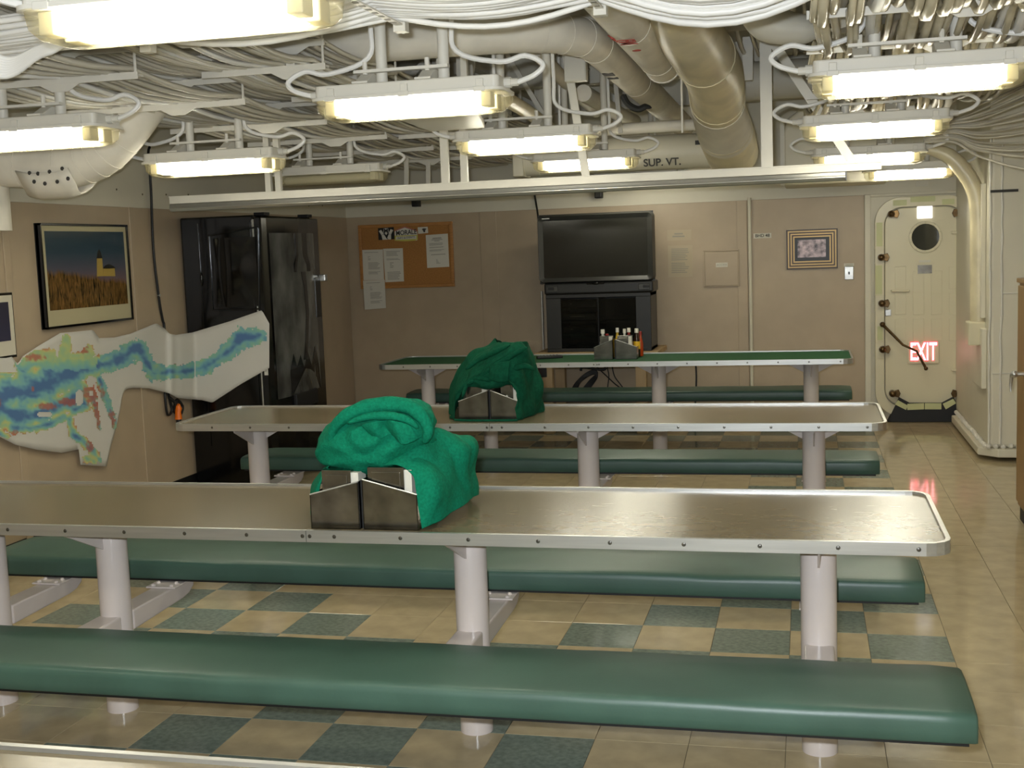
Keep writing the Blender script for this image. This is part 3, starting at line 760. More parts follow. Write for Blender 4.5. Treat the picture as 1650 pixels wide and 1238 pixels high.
# door with bowed front
DF = VX1+.10
prof = [(VX1+.002, VY0), (VX1+.055, VY0), (VX1+.075, VY0+.05), (DF, VY0+.30), (DF+.012, (VY0+VY1)/2), (DF, VY1-.30), (VX1+.075, VY1-.05), (VX1+.055, VY1), (VX1+.002, VY1)]
obj('door', MB().prism([(x, y, .10) for x, y in prof], (0, 0, VH-.115)), black_gloss, vm, bevel=.008, seg=3)
gm = mat('faded_graphic', rgb(52, 52, 50), .2, col2=rgb(104, 104, 100), vscale=2.6, stretch=(1, 1.6, .9), detail=6)
pr2 = [(VX1+.079, VY0+.075), (DF+.003, VY0+.31), (DF+.015, (VY0+VY1)/2), (DF+.003, VY1-.31), (VX1+.079, VY1-.1)]
mb = MB(); mb.grid([[Vector((x, y, z)) for x, y in pr2] for z in (.62, .9, 1.2, 1.5, 1.78)])
obj('front_graphic', mb, gm, vm, smooth=True)
def gp(t, z, d=.002):      # point on the bowed front
    k = t*(len(pr2)-1); i = min(int(k), len(pr2)-2); f_ = k-i
    return Vector((pr2[i][0]+(pr2[i+1][0]-pr2[i][0])*f_+d, pr2[i][1]+(pr2[i+1][1]-pr2[i][1])*f_, z))
for P_, nm in (([(.42, 1.78), (.42, 1.62), (.36, 1.56), (.36, 1.50), (.76, 1.50), (.76, 1.56), (.70, 1.62), (.70, 1.78)], 'bottle_shape'),
              ([(.50, 1.5), (.56, 1.38), (.58, 1.2), (.52, 1.0), (.46, .86), (.54, .86), (.60, 1.0), (.66, 1.2), (.64, 1.4), (.62, 1.5)], 'pouring_shape'),
              ([(.20, .62), (.20, .8), (.26, .92), (.32, .82), (.40, .9), (.46, .8), (.56, .92), (.66, .8), (.78, .94), (.86, .82), (.9, .62)], 'splash_shape')):
    q_ = [gp(t_, z_) for t_, z_ in P_]
    obj(nm, MB().prism(q_, (.0015, 0, 0)), mat('graphic_dark', rgb(16, 16, 16), .2), vm)
obj('door_edge_trim', MB().box((VX1-.004, VY0-.004, .12), (VX1+.006, VY0+.01, VH-.03)), alu, vm)
for y in (VY0+.06, VY1-.2): obj('top_hinge', MB().box((VX1-.02, y, VH-.005), (VX1+.06, y+.09, VH+.018)), black_matte, vm, bevel=.003)
a = at(460, 592, 'Y', VY0-.001)
st = obj('sticker', MB().box((VX1+.022, VY0-.002, .80), (VX1+.05, VY0, .92)), paper, vm, label='small white sticker on the door edge')
text('sticker_lettering', 'NOTICE', .02, ink, vm, (VX1+.036, VY0-.003, .86), (0, 0, 1), (-1, 0, 0), ext=.0004)
obj('dispensing_slot', MB().box((DF-.01, VY0+.30, .52), (DF+.022, VY1-.32, .63)), black_matte, vm, bevel=.006)
obj('coin_panel', MB().box((DF-.06, VY1-.20, 1.15), (DF-.004, VY1-.10, 1.45)), black_plastic, vm, bevel=.006)
obj('lock_handle', MB().box((DF-.02, VY1-.10, 1.42), (DF+.035, VY1-.05, 1.47)), alu, vm, bevel=.005)
for k in range(4): obj('foot', MB().cyl((VX0+.06 if k % 2 else VX1-.06, VY0+.08 if k < 2 else VY1-.08, 0), (VX0+.06 if k % 2 else VX1-.06, VY0+.08 if k < 2 else VY1-.08, .03), .025, 10), black_matte, vm)

# ------------------------------------------------------------------ long chart taped across wall and machine
def chart_pt(px, py, off=0.):
    pw = at(px, py, 'X', XL+.045+off)
    if px < 268: return pw
    pm = at(px, py, 'Y', VY0-.012-off)
    if px > 314: return pm
    # bulging corner between both faces
    s = (px-268)/46.
    a = at(268, py, 'X', XL+.045+off); b = at(314, py, 'Y', VY0-.012-off)
    s2 = s
    base = a.lerp(b, s2)
    # put it on the view line of the pixel at the blended depth
    dpt = (base-CAM).dot(fw)-.025*math.sin(PI*s)**2-.03*math.exp(-((px-276)/5.)**2)
    d = fw+(px-825)/FPX*rt-(py-619)/FPX*up
    return CAM+d*dpt
outl = [(-60, 572), (0, 577), (10, 577), (20, 575), (27, 586), (32, 583), (36, 575), (60, 559), (97, 537), (150, 532), (160, 545), (185, 544), (210, 538), (252, 521), (266, 530), (273, 538), (283, 540), (310, 536), (370, 518), (422, 500), (434, 522), (434, 593), (390, 618), (342, 649), (325, 645), (300, 643), (285, 641), (273, 634), (240, 626), (215, 625), (203, 627), (197, 637), (193, 665), (186, 695), (178, 722), (172, 752), (128, 749), (128, 724), (100, 730), (60, 725), (25, 717), (0, 704), (-60, 690)]
def inside(x, y, P):
    c = False; n = len(P)
    for i in range(n):
        x0, y0 = P[i]; x1, y1 = P[(i+1) % n]
        if (y0 > y) != (y1 > y) and x < (x1-x0)*(y-y0)/(y1-y0)+x0: c = not c
    return c
# columns of the sheet: exact upper and lower borders by scanning
def borders(x):
    ys = []
    n = len(outl)
    for i in range(n):
        (x0, y0), (x1, y1) = outl[i], outl[(i+1) % n]
        if (x0 <= x < x1) or (x1 <= x < x0): ys.append(y0+(y1-y0)*(x-x0)/(x1-x0))
    return min(ys), max(ys)
mb = MB(); G = []
xsn = [-59.9]+[x for x in range(-56, 434, 3)]+[433.8]
for x in xsn:
    lo, hi = borders(x); G.append([chart_pt(x, lo+(hi-lo)*k/16) for k in range(17)])
mb.grid(G)
ch = thing('paper_chart', 'long white paper chart with blue and green river shapes taped across wall and vending machine', 'chart', chart_pt(130, 749))
obj('sheet', mb, chart_paper, ch, smooth=True, ang=80, solid=.0015)
strokes = [
    [(-60, 640, 36), (-10, 640, 36), (30, 636, 38), (75, 618, 36), (110, 600, 34), (130, 592, 26)],
    [(-60, 655, 30), (0, 660, 34), (30, 672, 24), (60, 668, 18), (90, 656, 18), (115, 645, 17), (130, 628, 15)],
    [(40, 590, 16), (60, 580, 18), (80, 576, 14)], [(102, 590, 14), (106, 560, 10), (107, 545, 8)],
    [(134, 600, 14), (140, 574, 13), (143, 566, 10)], [(125, 598, 22), (160, 590, 16), (185, 583, 16), (205, 572, 17), (218, 560, 14), (224, 553, 7)],
    [(205, 570, 16), (222, 560, 15), (236, 585, 13), (248, 602, 13), (275, 600, 12), (300, 599, 13), (330, 592, 13), (350, 580, 11), (375, 560, 15), (390, 544, 17), (408, 544, 16), (420, 540, 10)],
    [(160, 610, 7), (165, 625, 7), (172, 645, 6), (180, 668, 6), (186, 688, 4)],
    [(138, 625, 12), (150, 640, 9), (154, 660, 5), (160, 690, 3)], [(130, 645, 10), (140, 655, 8), (120, 660, 10)],
    [(112, 675, 7), (118, 700, 8), (135, 712, 8), (150, 728, 8), (160, 740, 6)], [(20, 688, 12), (50, 690, 8), (80, 684, 8), (100, 672, 10)], [(0, 700, 8), (12, 705, 6)],
    [(140, 740, 8), (150, 742, 8)], [(-20, 603, 5), (18, 604, 4)]]
holes = [(146, 615, 6, 10), (128, 641, 7, 13), (72, 668, 12, 5), (147, 634, 3, 5), (225, 590, 6, 8)]
red_spots = [(55, 576, 15, 5), (150, 635, 16, 16), (157, 668, 6, 26), (110, 648, 16, 6), (146, 718, 7, 9), (135, 563, 7, 7), (287, 585, 9, 3), (180, 676, 6, 12), (25, 700, 10, 5), (0, 650, 3, 5), (53, 627, 2, 3), (76, 655, 14, 5)]
ramp = [(0.0, (190, 142, 104)), (.10, (206, 190, 124)), (.26, (178, 194, 132)), (.46, (136, 186, 162)), (.66, (122, 176, 180)), (.86, (96, 142, 172)), (1.0, (80, 116, 160))]
def rc(t):
    t = max(0, min(1, t))
    for (a, ca), (b, cb) in zip(ramp[:-1], ramp[1:]):
        if t <= b:
            k = (t-a)/(b-a); return [ca[i]*(1-k)+cb[i]*k for i in range(3)]
    return list(ramp[-1][1])
def field(x, y):
    best = -1
    for S in strokes:
        for (ax, ay, aw), (bx, by, bw) in zip(S[:-1], S[1:]):
            dx, dy = bx-ax, by-ay; t = max(0, min(1, ((x-ax)*dx+(y-ay)*dy)/(dx*dx+dy*dy+1e-9)))
            w_ = (aw+(bw-aw)*t); d = math.hypot(x-ax-dx*t, y-ay-dy*t); v = 1-d/w_
            v = v*min(1, .35+w_/26.)
            if v > best: best = v
    return best
ST = 2
cells = {}; vid = {}; mbr = MB(); cols_ = []
def nz(x, y, s, q=0): return noise.noise(Vector((x/s, y/s, q)))
for ix in range(-60, 434, ST):
    lo, hi = borders(max(ix, -59)+.5)
    for iy in range(524, 752, ST):
        x, y = ix+ST/2, iy+ST/2
        if y < lo+2 or y > hi-2: continue
        f_ = field(x, y)+.34*nz(x, y, 8)+.2*nz(x, y, 3, 5)
        if f_ < .05: continue
        if any(((x-hx)/hw_)**2+((y-hy)/hh_)**2 < 1 for hx, hy, hw_, hh_ in holes): continue
        idx = []
        for (vx, vy) in ((ix, iy), (ix, iy+ST), (ix+ST, iy+ST), (ix+ST, iy)):
            if (vx, vy) not in vid:
                vid[(vx, vy)] = len(mbr.v); mbr.v.append(chart_pt(vx, vy, .0022))
                g = field(vx, vy); tt = .14+g*.95+.55*nz(vx, vy, 22, 9)+.22*nz(vx, vy, 6, 2)
                if vx > 160: tt = max(tt, .22+.35*nz(vx, vy, 9, 3)+.3)
                wob_ = 6*nz(vx, vy, 9, 4)
                if vy+wob_ < 596 and vx < 156+wob_: tt = min(tt, .30+.14*nz(vx, vy, 8)+max(0, (vy+wob_-580)/16)*.4)
                c_ = rc(tt)
                for hx, hy, hw_, hh_ in red_spots:
                    e = ((vx-hx)/hw_)**2+((vy-hy)/hh_)**2+1.6*nz(vx, vy, 5, 8)
                    if e < 1.5:
                        k_ = min(1, max(0, 1.5-e))*.75; c_ = [c_[i]*(1-k_)+(178, 92, 78)[i]*k_ for i in range(3)]
                cols_.append([lin(v) for v in c_]+[1])
            idx.append(vid[(vx, vy)])
        mbr.f.append(tuple(idx))
cm = bpy.data.materials.new('river_print'); cm.use_nodes = True
vc = cm.node_tree.nodes.new('ShaderNodeVertexColor'); vc.layer_name = 'Col'
cm.node_tree.links.new(vc.outputs[0], cm.node_tree.nodes['Principled BSDF'].inputs['Base Color']); cm.node_tree.nodes['Principled BSDF'].inputs['Roughness'].default_value = .6
ro = obj('river_print', mbr, cm, ch, smooth=True, ang=80)
ca = ro.data.color_attributes.new('Col', 'FLOAT_COLOR', 'POINT')
for i, c_ in enumerate(cols_): ca.data[i].color = c_

# ------------------------------------------------------------------ framed pictures on the left bulkhead
XW = XL+.013
def quadwall(name, y0, y1, z0, z1, x, m, parent, th=.002, **k): return obj(name, MB().box((x-th, y0, z0), (x, y1, z1)), m, parent, **k)
fy0, fy1, fz0, fz1 = 1.43, 2.355, 1.245, 1.85
fp = thing('framed_picture', 'large black-framed photograph of a lighthouse above dune grass on the left wall', 'picture', (XW, (fy0+fy1)/2, fz0))
obj('backing', MB().box((XW, fy0, fz0), (XW+.025, fy1, fz1)), black_matte, fp)
mb = MB()
for a, b in (((fy0, fz0), (fy1, fz0+.014)), ((fy0, fz1-.014), (fy1, fz1)), ((fy0, fz0), (fy0+.014, fz1)), ((fy1-.014, fz0), (fy1, fz1))): mb.box((XW+.005, a[0], a[1]), (XW+.040, b[0], b[1]))
obj('frame', mb, black_gloss, fp, bevel=.002)
quadwall('mat_board', fy0+.013, fy1-.013, fz0+.013, fz1-.013, XW+.030, mat('mat_board', rgb(206, 200, 180), .5), fp, .004)
iy0, iy1, iz0, iz1 = fy0+.05, fy1-.045, fz0+.105, fz1-.045
# printed photograph: sky gradient + grass
def photo_mat():
    m = bpy.data.materials.new('lighthouse_print'); m.use_nodes = True; nt = m.node_tree; n = nt.nodes; l = nt.links; p = n['Principled BSDF']
    p.inputs['Roughness'].default_value = .12
    tc = n.new('ShaderNodeTexCoord'); sp_ = n.new('ShaderNodeSeparateXYZ'); l.new(tc.outputs['Generated'], sp_.inputs[0])
    sky = n.new('ShaderNodeValToRGB'); e = sky.color_ramp.elements; e[0].position = .3; e[0].color = rgb(136, 112, 124); e[1].position = 1; e[1].color = rgb(44, 70, 96)
    k = sky.color_ramp.elements.new(.5); k.color = rgb(98, 98, 124); k = sky.color_ramp.elements.new(.72); k.color = rgb(62, 84, 110)
    l.new(sp_.outputs[2], sky.inputs[0])
    mp = n.new('ShaderNodeMapping'); mp.inputs['Scale'].default_value = (1, 46, 5); l.new(tc.outputs['Generated'], mp.inputs[0])
    mp.inputs['Rotation'].default_value = (.12, 0, 0)
    gn = n.new('ShaderNodeTexNoise'); gn.inputs['Scale'].default_value = 1.2; gn.inputs['Detail'].default_value = 9; gn.inputs['Distortion'].default_value = .9; l.new(mp.outputs[0], gn.inputs['Vector'])
    gr = n.new('ShaderNodeValToRGB'); e = gr.color_ramp.elements; e[0].position = .34; e[0].color = rgb(52, 46, 32); e[1].position = .76; e[1].color = rgb(168, 126, 74)
    l.new(gn.outputs[0], gr.inputs[0])
    # dune line: height falls away to the right
    mp2 = n.new('ShaderNodeMapping'); mp2.inputs['Scale'].default_value = (1, 9, 2); l.new(tc.outputs['Generated'], mp2.inputs[0])
    n2 = n.new('ShaderNodeTexNoise'); n2.inputs['Scale'].default_value = 1.; l.new(mp2.outputs[0], n2.inputs['Vector'])
    a1 = n.new('ShaderNodeMath'); a1.operation = 'MULTIPLY'; a1.inputs[1].default_value = -.20; l.new(sp_.outputs[1], a1.inputs[0])
    a2 = n.new('ShaderNodeMath'); a2.operation = 'MULTIPLY_ADD'; a2.inputs[1].default_value = .16; a2.inputs[2].default_value = .46; l.new(n2.outputs[0], a2.inputs[0])
    a3 = n.new('ShaderNodeMath'); a3.operation = 'ADD'; l.new(a1.outputs[0], a3.inputs[0]); l.new(a2.outputs[0], a3.inputs[1])
    a4 = n.new('ShaderNodeMath'); a4.operation = 'SUBTRACT'; l.new(a3.outputs[0], a4.inputs[0]); l.new(sp_.outputs[2], a4.inputs[1])
    a5 = n.new('ShaderNodeMath'); a5.operation = 'MULTIPLY'; a5.inputs[1].default_value = 14; a5.use_clamp = True; l.new(a4.outputs[0], a5.inputs[0])
    mx = n.new('ShaderNodeMix'); mx.data_type = 'RGBA'; l.new(a5.outputs[0], mx.inputs[0]); l.new(sky.outputs[0], mx.inputs[6]); l.new(gr.outputs[0], mx.inputs[7])
    l.new(mx.outputs[2], p.inputs['Base Color']); return m
pm_ = photo_mat()
ph = quadwall('photograph', iy0, iy1, iz0, iz1, XW+.032, pm_, fp, .002)
W_, H_ = iy1-iy0, iz1-iz0
def pp(u, v, d=0.): return Vector((XW+.0322+d, iy0+u*W_, iz0+v*H_))
cream = mat('print_cream', rgb(190, 164, 92), .3); dk_ = mat('print_dark', rgb(24, 26, 34), .3)
flat = lambda name, pts, m: obj(name, MB().prism([pp(u, v) for u, v in pts], (.0006, 0, 0)), m, fp)
flat('printed_tower', [(.60, .40), (.685, .40), (.685, .645), (.615, .645)], cream)
flat('printed_house', [(.685, .40), (.845, .39), (.845, .505), (.69, .505)], cream)
flat('printed_roof', [(.685, .50), (.86, .50), (.80, .55), (.76, .56), (.72, .545)], dk_)
flat('printed_lantern', [(.61, .64), (.69, .64), (.675, .70), (.675, .72), (.65, .765), (.625, .72), (.625, .70)], dk_)
quadwall('glazing', fy0+.014, fy1-.014, fz0+.014, fz1-.014, XW+.036, glassy('picture_glass', rgb(20, 20, 20), .93, .02), fp, .001)
# small frame cut by the left border
fp2 = thing('framed_picture', 'smaller black-framed picture cut off at the left edge of the photo', 'picture', (XW, .85, 1.12))
obj('frame', MB().box((XW, .55, 1.115), (XW+.03, 1.15, 1.47)), black_gloss, fp2, bevel=.003)
quadwall('mat_board', .565, 1.137, 1.13, 1.456, XW+.034, mat('mat_board', rgb(206, 200, 180), .5), fp2, .003)
quadwall('print', .62, 1.10, 1.21, 1.42, XW+.036, mat('blue_print', rgb(40, 40, 62), .3, var=.3, vscale=4), fp2, .002)

# black cable on the left bulkhead, bundled cords and orange plug
P = cr([at(241, 237, 'X', XL+.02), at(239, 250, 'X', XL+.03), at(243, 300, 'X', XL+.03), at(247, 400, 'X', XL+.03), at(256, 480, 'X', XL+.03), at(262, 515, 'X', XL+.022), at(265, 530, 'X', XL+.024), at(268, 600, 'X', XL+.024), at(267, 622, 'X', XL+.024), at(266, 640, 'X', XL+.03), at(270, 668, 'X', XL+.03), at(277, 660, 'X', XL+.03), at(270, 632, 'X', XL+.03)], 5)
wc_ = thing('power_cord', 'black power cord running down the left wall beside the vending machine', 'cord', (XL, 2.85, .5))
obj('cord', MB().tube(P, .009, 8), black_matte, wc_, smooth=True)
obj('clip', MB().ball(at(256, 476, 'X', XL+.03), .014, 8), alu, wc_, smooth=True)
P = cr([at(272, 640, 'X', XL+.03), at(282, 650, 'X', XL+.05), at(280, 662, 'X', XL+.03), at(290, 668, 'X', XL+.05), at(294, 655, 'X', XL+.05), at(284, 645, 'X', XL+.04), at(290, 676, 'X', XL+.04)], 5)
obj('coiled_cord', MB().tube(P, .011, 8), black_matte, wc_, smooth=True)
a = at(287, 664, 'X', XL+.06)
pg = thing('orange_connector', 'orange electrical connector hanging in the black cords by the vending machine', 'plug', a-Vector((0, 0, .06)))
obj('body', MB().tube([a+Vector((0, 0, .05)), a+Vector((0, .01, .02)), a, a-Vector((0, 0, .05))], [.016, .024, .02, .026], 10), orange, pg, smooth=True)
obj('plug_end', MB().cyl(a-Vector((0, 0, .05)), a-Vector((0, 0, .075)), .018, 10), black_matte, pg, smooth=True)

# ------------------------------------------------------------------ bulletin board
YB = YF-.013
c_ = [at(x, y, 'Y', YB-.02) for x, y in ((576, 363), (729, 357), (732, 461), (582, 467))]
bx0, bx1 = (c_[0].x+c_[3].x)/2, (c_[1].x+c_[2].x)/2; bz1, bz0 = (c_[0].z+c_[1].z)/2, (c_[2].z+c_[3].z)/2
bb = thing('bulletin_board', 'cork bulletin board in an oak frame on the far wall', 'bulletin board', ((bx0+bx1)/2, YB, bz0))
obj('cork_sheet', MB().box((bx0+.01, YB-.012, bz0+.01), (bx1-.01, YB, bz1-.01)), cork, bb)
mb = MB()
for a, b in (((bx0, bz0), (bx1, bz0+.03)), ((bx0, bz1-.03), (bx1, bz1)), ((bx0, bz0+.03), (bx0+.03, bz1-.03)), ((bx1-.03, bz0+.03), (bx1, bz1-.03))):
    obj('frame_rail', MB().box((a[0], YB-.024, a[1]), (b[0], YB, b[1])), wood_frame, bb, bevel=.004)
YP = YB-.013
def sheet(name, quad, label, cat, lines, group=None, m=paper, y=YP, lm=ink_soft):
    q = [at(x, yy, 'Y', y) for x, yy in quad]
    t = thing(name, label, cat, (q[3]+q[2])/2, group)
    obj('sheet', MB().prism(q, (0, -.0015, 0)), m, t)
    mb = MB()
    for (u0, u1, v, h) in lines:
        f = lambda u, v_: q[0].lerp(q[1], u).lerp(q[3].lerp(q[2], u), v_)+Vector((0, -.0016, 0))
        mb.prism([f(u0, v), f(u1, v), f(u1, v+h), f(u0, v+h)], (0, -.0004, 0))
    if mb.v: obj('printed_lines', mb, lm, t, kind='stuff')
    return t
rr = random.Random(11)
def par(v0, v1, n, u0=.14, u1=.86):
    return [(u0, u1-rr.uniform(0, .18), v0+(v1-v0)*k/n, (v1-v0)/n*.42) for k in range(n)]
LN = par(.08, .12, 1)+par(.22, .36, 4, .3, .5)+par(.42, .66, 7, .3)+par(.72, .82, 3, .3)
sheet('notice', ((582, 403), (617, 402), (619, 451), (584, 452)), 'white notice pinned upper left on the cork board', 'paper', LN, 'notices on the bulletin board')
sheet('notice', ((617.5, 401), (649, 400), (651, 453.5), (621, 455)), 'white notice touching the upper left notice on its right side', 'paper', par(.08, .24, 4)+par(.30, .36, 2)+par(.42, .6, 4, .3, .5)+par(.7, .95, 6), 'notices on the bulletin board')
sheet('notice', ((585, 452.5), (620, 451), (622, 496.5), (588, 499)), 'white notice hanging below the cork board edge at lower left', 'paper', LN, 'notices on the bulletin board', y=YP-.012)
sheet('notice', ((686, 379), (721.5, 376.5), (724, 430), (688.5, 432)), 'white typed notice alone on the right side of the cork board', 'paper', [(.3, .7, .1, .03), (.25, .75, .15, .02), (.38, .62, .19, .02)]+par(.26, .34, 3)+par(.38, .42, 1)+par(.46, .52, 2)+[(.2, .85, .6, .02)]+par(.76, .9, 4, .42, .66), 'notices on the bulletin board')
# emblem card, MORALE sign, small card
q = [at(x, y, 'Y', YP) for x, y in ((609, 368), (634.5, 366), (636, 385.5), (610, 387))]
em = thing('emblem_card', 'small black and white emblem card with an M shield left of the MORALE sign', 'card', (q[2]+q[3])/2)
obj('card', MB().prism(q, (0, -.0015, 0)), mat('card_black', rgb(20, 20, 18), .6), em)
f = lambda u, v: q[0].lerp(q[1], u).lerp(q[3].lerp(q[2], u), v)+Vector((0, -.0018, 0))
mb = MB()
mb.prism([f(.05, .25), f(.2, .15), f(.36, .5), f(.2, .6)], (0, -.0005, 0)); mb.prism([f(.95, .25), f(.8, .15), f(.64, .5), f(.8, .6)], (0, -.0005, 0))
mb.prism([f(.2, .6), f(.36, .55), f(.5, .9), f(.6, 1), f(.25, 1)], (0, -.0005, 0)); mb.prism([f(.8, .6), f(.66, .55), f(.55, .85), f(.62, 1), f(.78, 1)], (0, -.0005, 0))
mb.prism([f(.36, .05), f(.64, .05), f(.66, .35), f(.5, .62), f(.34, .35)], (0, -.0005, 0))
obj('emblem', mb, paper, em)
text('emblem_letter', 'M', .055, mat('card_black', rgb(20, 20, 18), .6), em, f(.5, .28)+Vector((0, -.002, 0)), (1, 0, 0), (0, 0, 1), ext=.0005, bold=.002)
q = [at(x, y, 'Y', YP) for x, y in ((636, 387), (636, 372), (652, 366), (672, 372), (673, 385), (672, 387.5), (650, 388.5))]
ms = thing('morale_sign', 'arched white MORALE sign with a yellow lower band on the cork board', 'sign', q[0].lerp(q[5], .5))
obj('card', MB().prism(q, (0, -.0015, 0)), paper, ms)
qb = [at(x, y, 'Y', YP-.002) for x, y in ((636, 388), (636, 380), (673, 378.5), (673, 386), (668, 388), (652, 389))]
obj('yellow_band', MB().prism(qb, (0, -.001, 0)), mat('band_yellow', rgb(196, 190, 90), .6), ms)
qb = [at(x, y, 'Y', YP-.0035) for x, y in ((638, 386.3), (638, 381.5), (671, 380), (671, 385))]
obj('white_band', MB().prism(qb, (0, -.001, 0)), paper, ms)
qa = [at(x, y, 'Y', YP-.002) for x, y in ((636, 373), (652, 366.8), (672, 373), (672, 371.2), (652, 364.8), (636, 371.2))]
obj('red_arch', MB().prism(qa, (0, -.001, 0)), mat('arch_red', rgb(176, 110, 96), .6), ms)
p = at(654.5, 375, 'Y', YP-.004); text('lettering', 'MORALE', .062, ink, ms, p, (1, 0, .04), (0, 0, 1), ext=.0005, sx=.86, bold=.001)
p = at(654.5, 383.2, 'Y', YP-.006); text('lettering', 'INFO & EVENTS', .026, ink, ms, p, (1, 0, .04), (0, 0, 1), ext=.0005, sx=.95)
q = [at(x, y, 'Y', YP) for x, y in ((673, 366.5), (689, 365.5), (690, 375.5), (674, 377))]
sm = thing('small_card', 'small white card with a dark figure right of the MORALE sign', 'card', (q[2]+q[3])/2)
obj('card', MB().prism(q, (0, -.0015, 0)), paper, sm)
f = lambda u, v: q[0].lerp(q[1], u).lerp(q[3].lerp(q[2], u), v)+Vector((0, -.0018, 0))
obj('figure', MB().prism([f(.4, .3), f(.6, .2), f(.9, .3), f(.75, .5), f(.7, .85), f(.55, .8), f(.5, .55)], (0, -.0005, 0)), ink, sm)

# ------------------------------------------------------------------ television and stand
TY = 5.62
def tp(px, py, y=TY): return at(px, py, 'Y', y)
a = tp(863, 347); b = tp(1054, 339); c = tp(1056, 452); d = tp(869, 459)
tx0, tx1 = (a.x+d.x)/2, (b.x+c.x)/2; tz1, tz0 = (a.z+b.z)/2, (c.z+d.z)/2
e0 = tp(874, 470); e1 = tp(1052, 466); bzz = (tp(875, 476).z+tp(1050, 470).z)/2
tv = thing('television', 'large dark grey rear-projection television on a black stand by the far wall', 'television', ((tx0+tx1)/2, TY, bzz))
obj('housing', MB().prism([(tx0+.04, TY+.02, 0), (tx1-.04, TY+.02, 0), (tx1-.14, TY+.5, 0), (tx0+.14, TY+.5, 0)], (0, 0, 1e-3)).v and MB().add([(tx0+.01, TY+.02, tz0), (tx1-.01, TY+.02, tz0), (tx1-.01, TY+.02, tz1), (tx0+.01, TY+.02, tz1), (tx0+.16, TY+.52, tz0+.05), (tx1-.16, TY+.52, tz0+.05), (tx1-.16, TY+.52, tz1-.12), (tx0+.16, TY+.52, tz1-.12)], [(0, 1, 2, 3), (7, 6, 5, 4), (0, 4, 5, 1), (1, 5, 6, 2), (2, 6, 7, 3), (3, 7, 4, 0)]), black_plastic, tv)
A = rrect((tx0+tx1)/2, (tz0+tz1)/2, (tx1-tx0)/2, (tz1-tz0)/2, .05); B = rrect((tx0+tx1)/2-.003, (tz0+tz1)/2-.002, (tx1-tx0)/2-.058, (tz1-tz0)/2-.052, .012)
n = len(A); vs = [(x, TY+.03, z) for x, z in A]+[(x, TY-.03, z) for x, z in rrect((tx0+tx1)/2, (tz0+tz1)/2, (tx1-tx0)/2-.016, (tz1-tz0)/2-.016, .04)]+[(x, TY-.008, z) for x, z in B]
obj('bezel', MB().add(vs, [(k, (k+1) % n, n+(k+1) % n, n+k) for k in range(n)]+[(n+k, n+(k+1) % n, 2*n+(k+1) % n, 2*n+k) for k in range(n)]+[tuple(range(n-1, -1, -1))]), tv_grey, tv, smooth=True, ang=50)
obj('screen', MB().prism([(x, TY-.009, z) for x, z in B], (0, .01, 0)), screen_mat, tv)
obj('brand_strip', MB().box((tx0+.055, TY-.032, tz1-.038), (tx0+.12, TY-.026, tz1-.03)), alu, tv)
zb0 = bzz; xb0, xb1 = tx0+.05, tx1-.02
ba = obj('speaker_bar', MB().box((xb0, TY-.015, zb0), (xb1, TY+.35, tz0+.005)), black_plastic, tv, bevel=.015, seg=3)
for x in (xb0+.02, xb1-.125): obj('speaker_grille', MB().box((x, TY-.022, zb0+.022), (x+.1, TY-.012, tz0-.02)), tv_grey, tv, bevel=.008)
for x in (xb0+.035, xb1-.085): obj('grille_mesh', MB().box((x, TY-.026, zb0+.04), (x+.055, TY-.02, tz0-.03)), black_matte, tv, bevel=.004)
xm = (xb0+xb1)/2-.02
mb = MB().ball((xm, TY-.02, tz0-.005), .03, 12, (1, .5, .45)); mb.box((xm-.075, TY-.024, tz0-.014), (xm+.075, TY-.01, tz0+.002)); obj('control_pod', mb, black_gloss, tv, smooth=True, bevel=.002)
# stand
s0 = tp(880, 566); s1 = tp(1046, 562); sz0 = min(s0.z, s1.z)-.01; sx0, sx1 = tx0+.06, tx1-.045
stn = thing('television_stand', 'black television stand with smoked glass doors and audio equipment inside', 'stand', ((sx0+sx1)/2, TY+.2, sz0))
for x in (sx0, sx1-.13): obj('side_panel', MB().box((x, TY+.0, sz0), (x+.13, TY+.42, zb0-.001)), black_plastic, stn, bevel=.004)
obj('top_panel', MB().box((sx0, TY-.005, zb0-.035), (sx1, TY+.42, zb0-.001)), black_plastic, stn, bevel=.004)
obj('bottom_panel', MB().box((sx0, TY-.005, sz0), (sx1, TY+.42, sz0+.03)), black_plastic, stn, bevel=.004)
obj('back_panel', MB().box((sx0, TY+.40, sz0), (sx1, TY+.42, zb0)), black_matte, stn)
obj('divider', MB().box(((sx0+sx1)/2-.02, TY+.03, sz0), ((sx0+sx1)/2, TY+.4, zb0)), black_matte, stn)
hs = zb0-sz0
for q in (.28, .5, .72): obj('shelf', MB().box((sx0+.12, TY+.03, sz0+hs*q), ((sx0+sx1)/2-.01, TY+.38, sz0+hs*q+.012)), tv_grey, stn)
obj('shelf', MB().box(((sx0+sx1)/2, TY+.03, sz0+hs*.48), (sx1-.12, TY+.38, sz0+hs*.48+.014)), tv_grey, stn)
for i_, q in enumerate((.30, .52, .74)):
    o = thing('audio_unit', ['wide black audio unit on the lowest shelf of the television stand', 'black audio unit with a bright front strip on the middle shelf of the television stand', 'black audio unit with a small indicator on the top shelf of the television stand'][i_], 'audio unit', (sx0+.27, TY+.2, sz0+hs*q+.003))
    obj('case', MB().box((sx0+.135, TY+.05, sz0+hs*q+.014), ((sx0+sx1)/2-.03, TY+.33, sz0+hs*q+.066)), black_plastic, o, bevel=.003)
    obj('display', MB().box((sx0+.2, TY+.047, sz0+hs*q+.04), (sx0+(.33 if i_ == 1 else .22), TY+.051, sz0+hs*q+.046)), alu, o)
obj('glass_door', MB().box((sx0+.125, TY+.004, sz0+.04), ((sx0+sx1)/2-.004, TY+.010, zb0-.045)), smoked, stn)
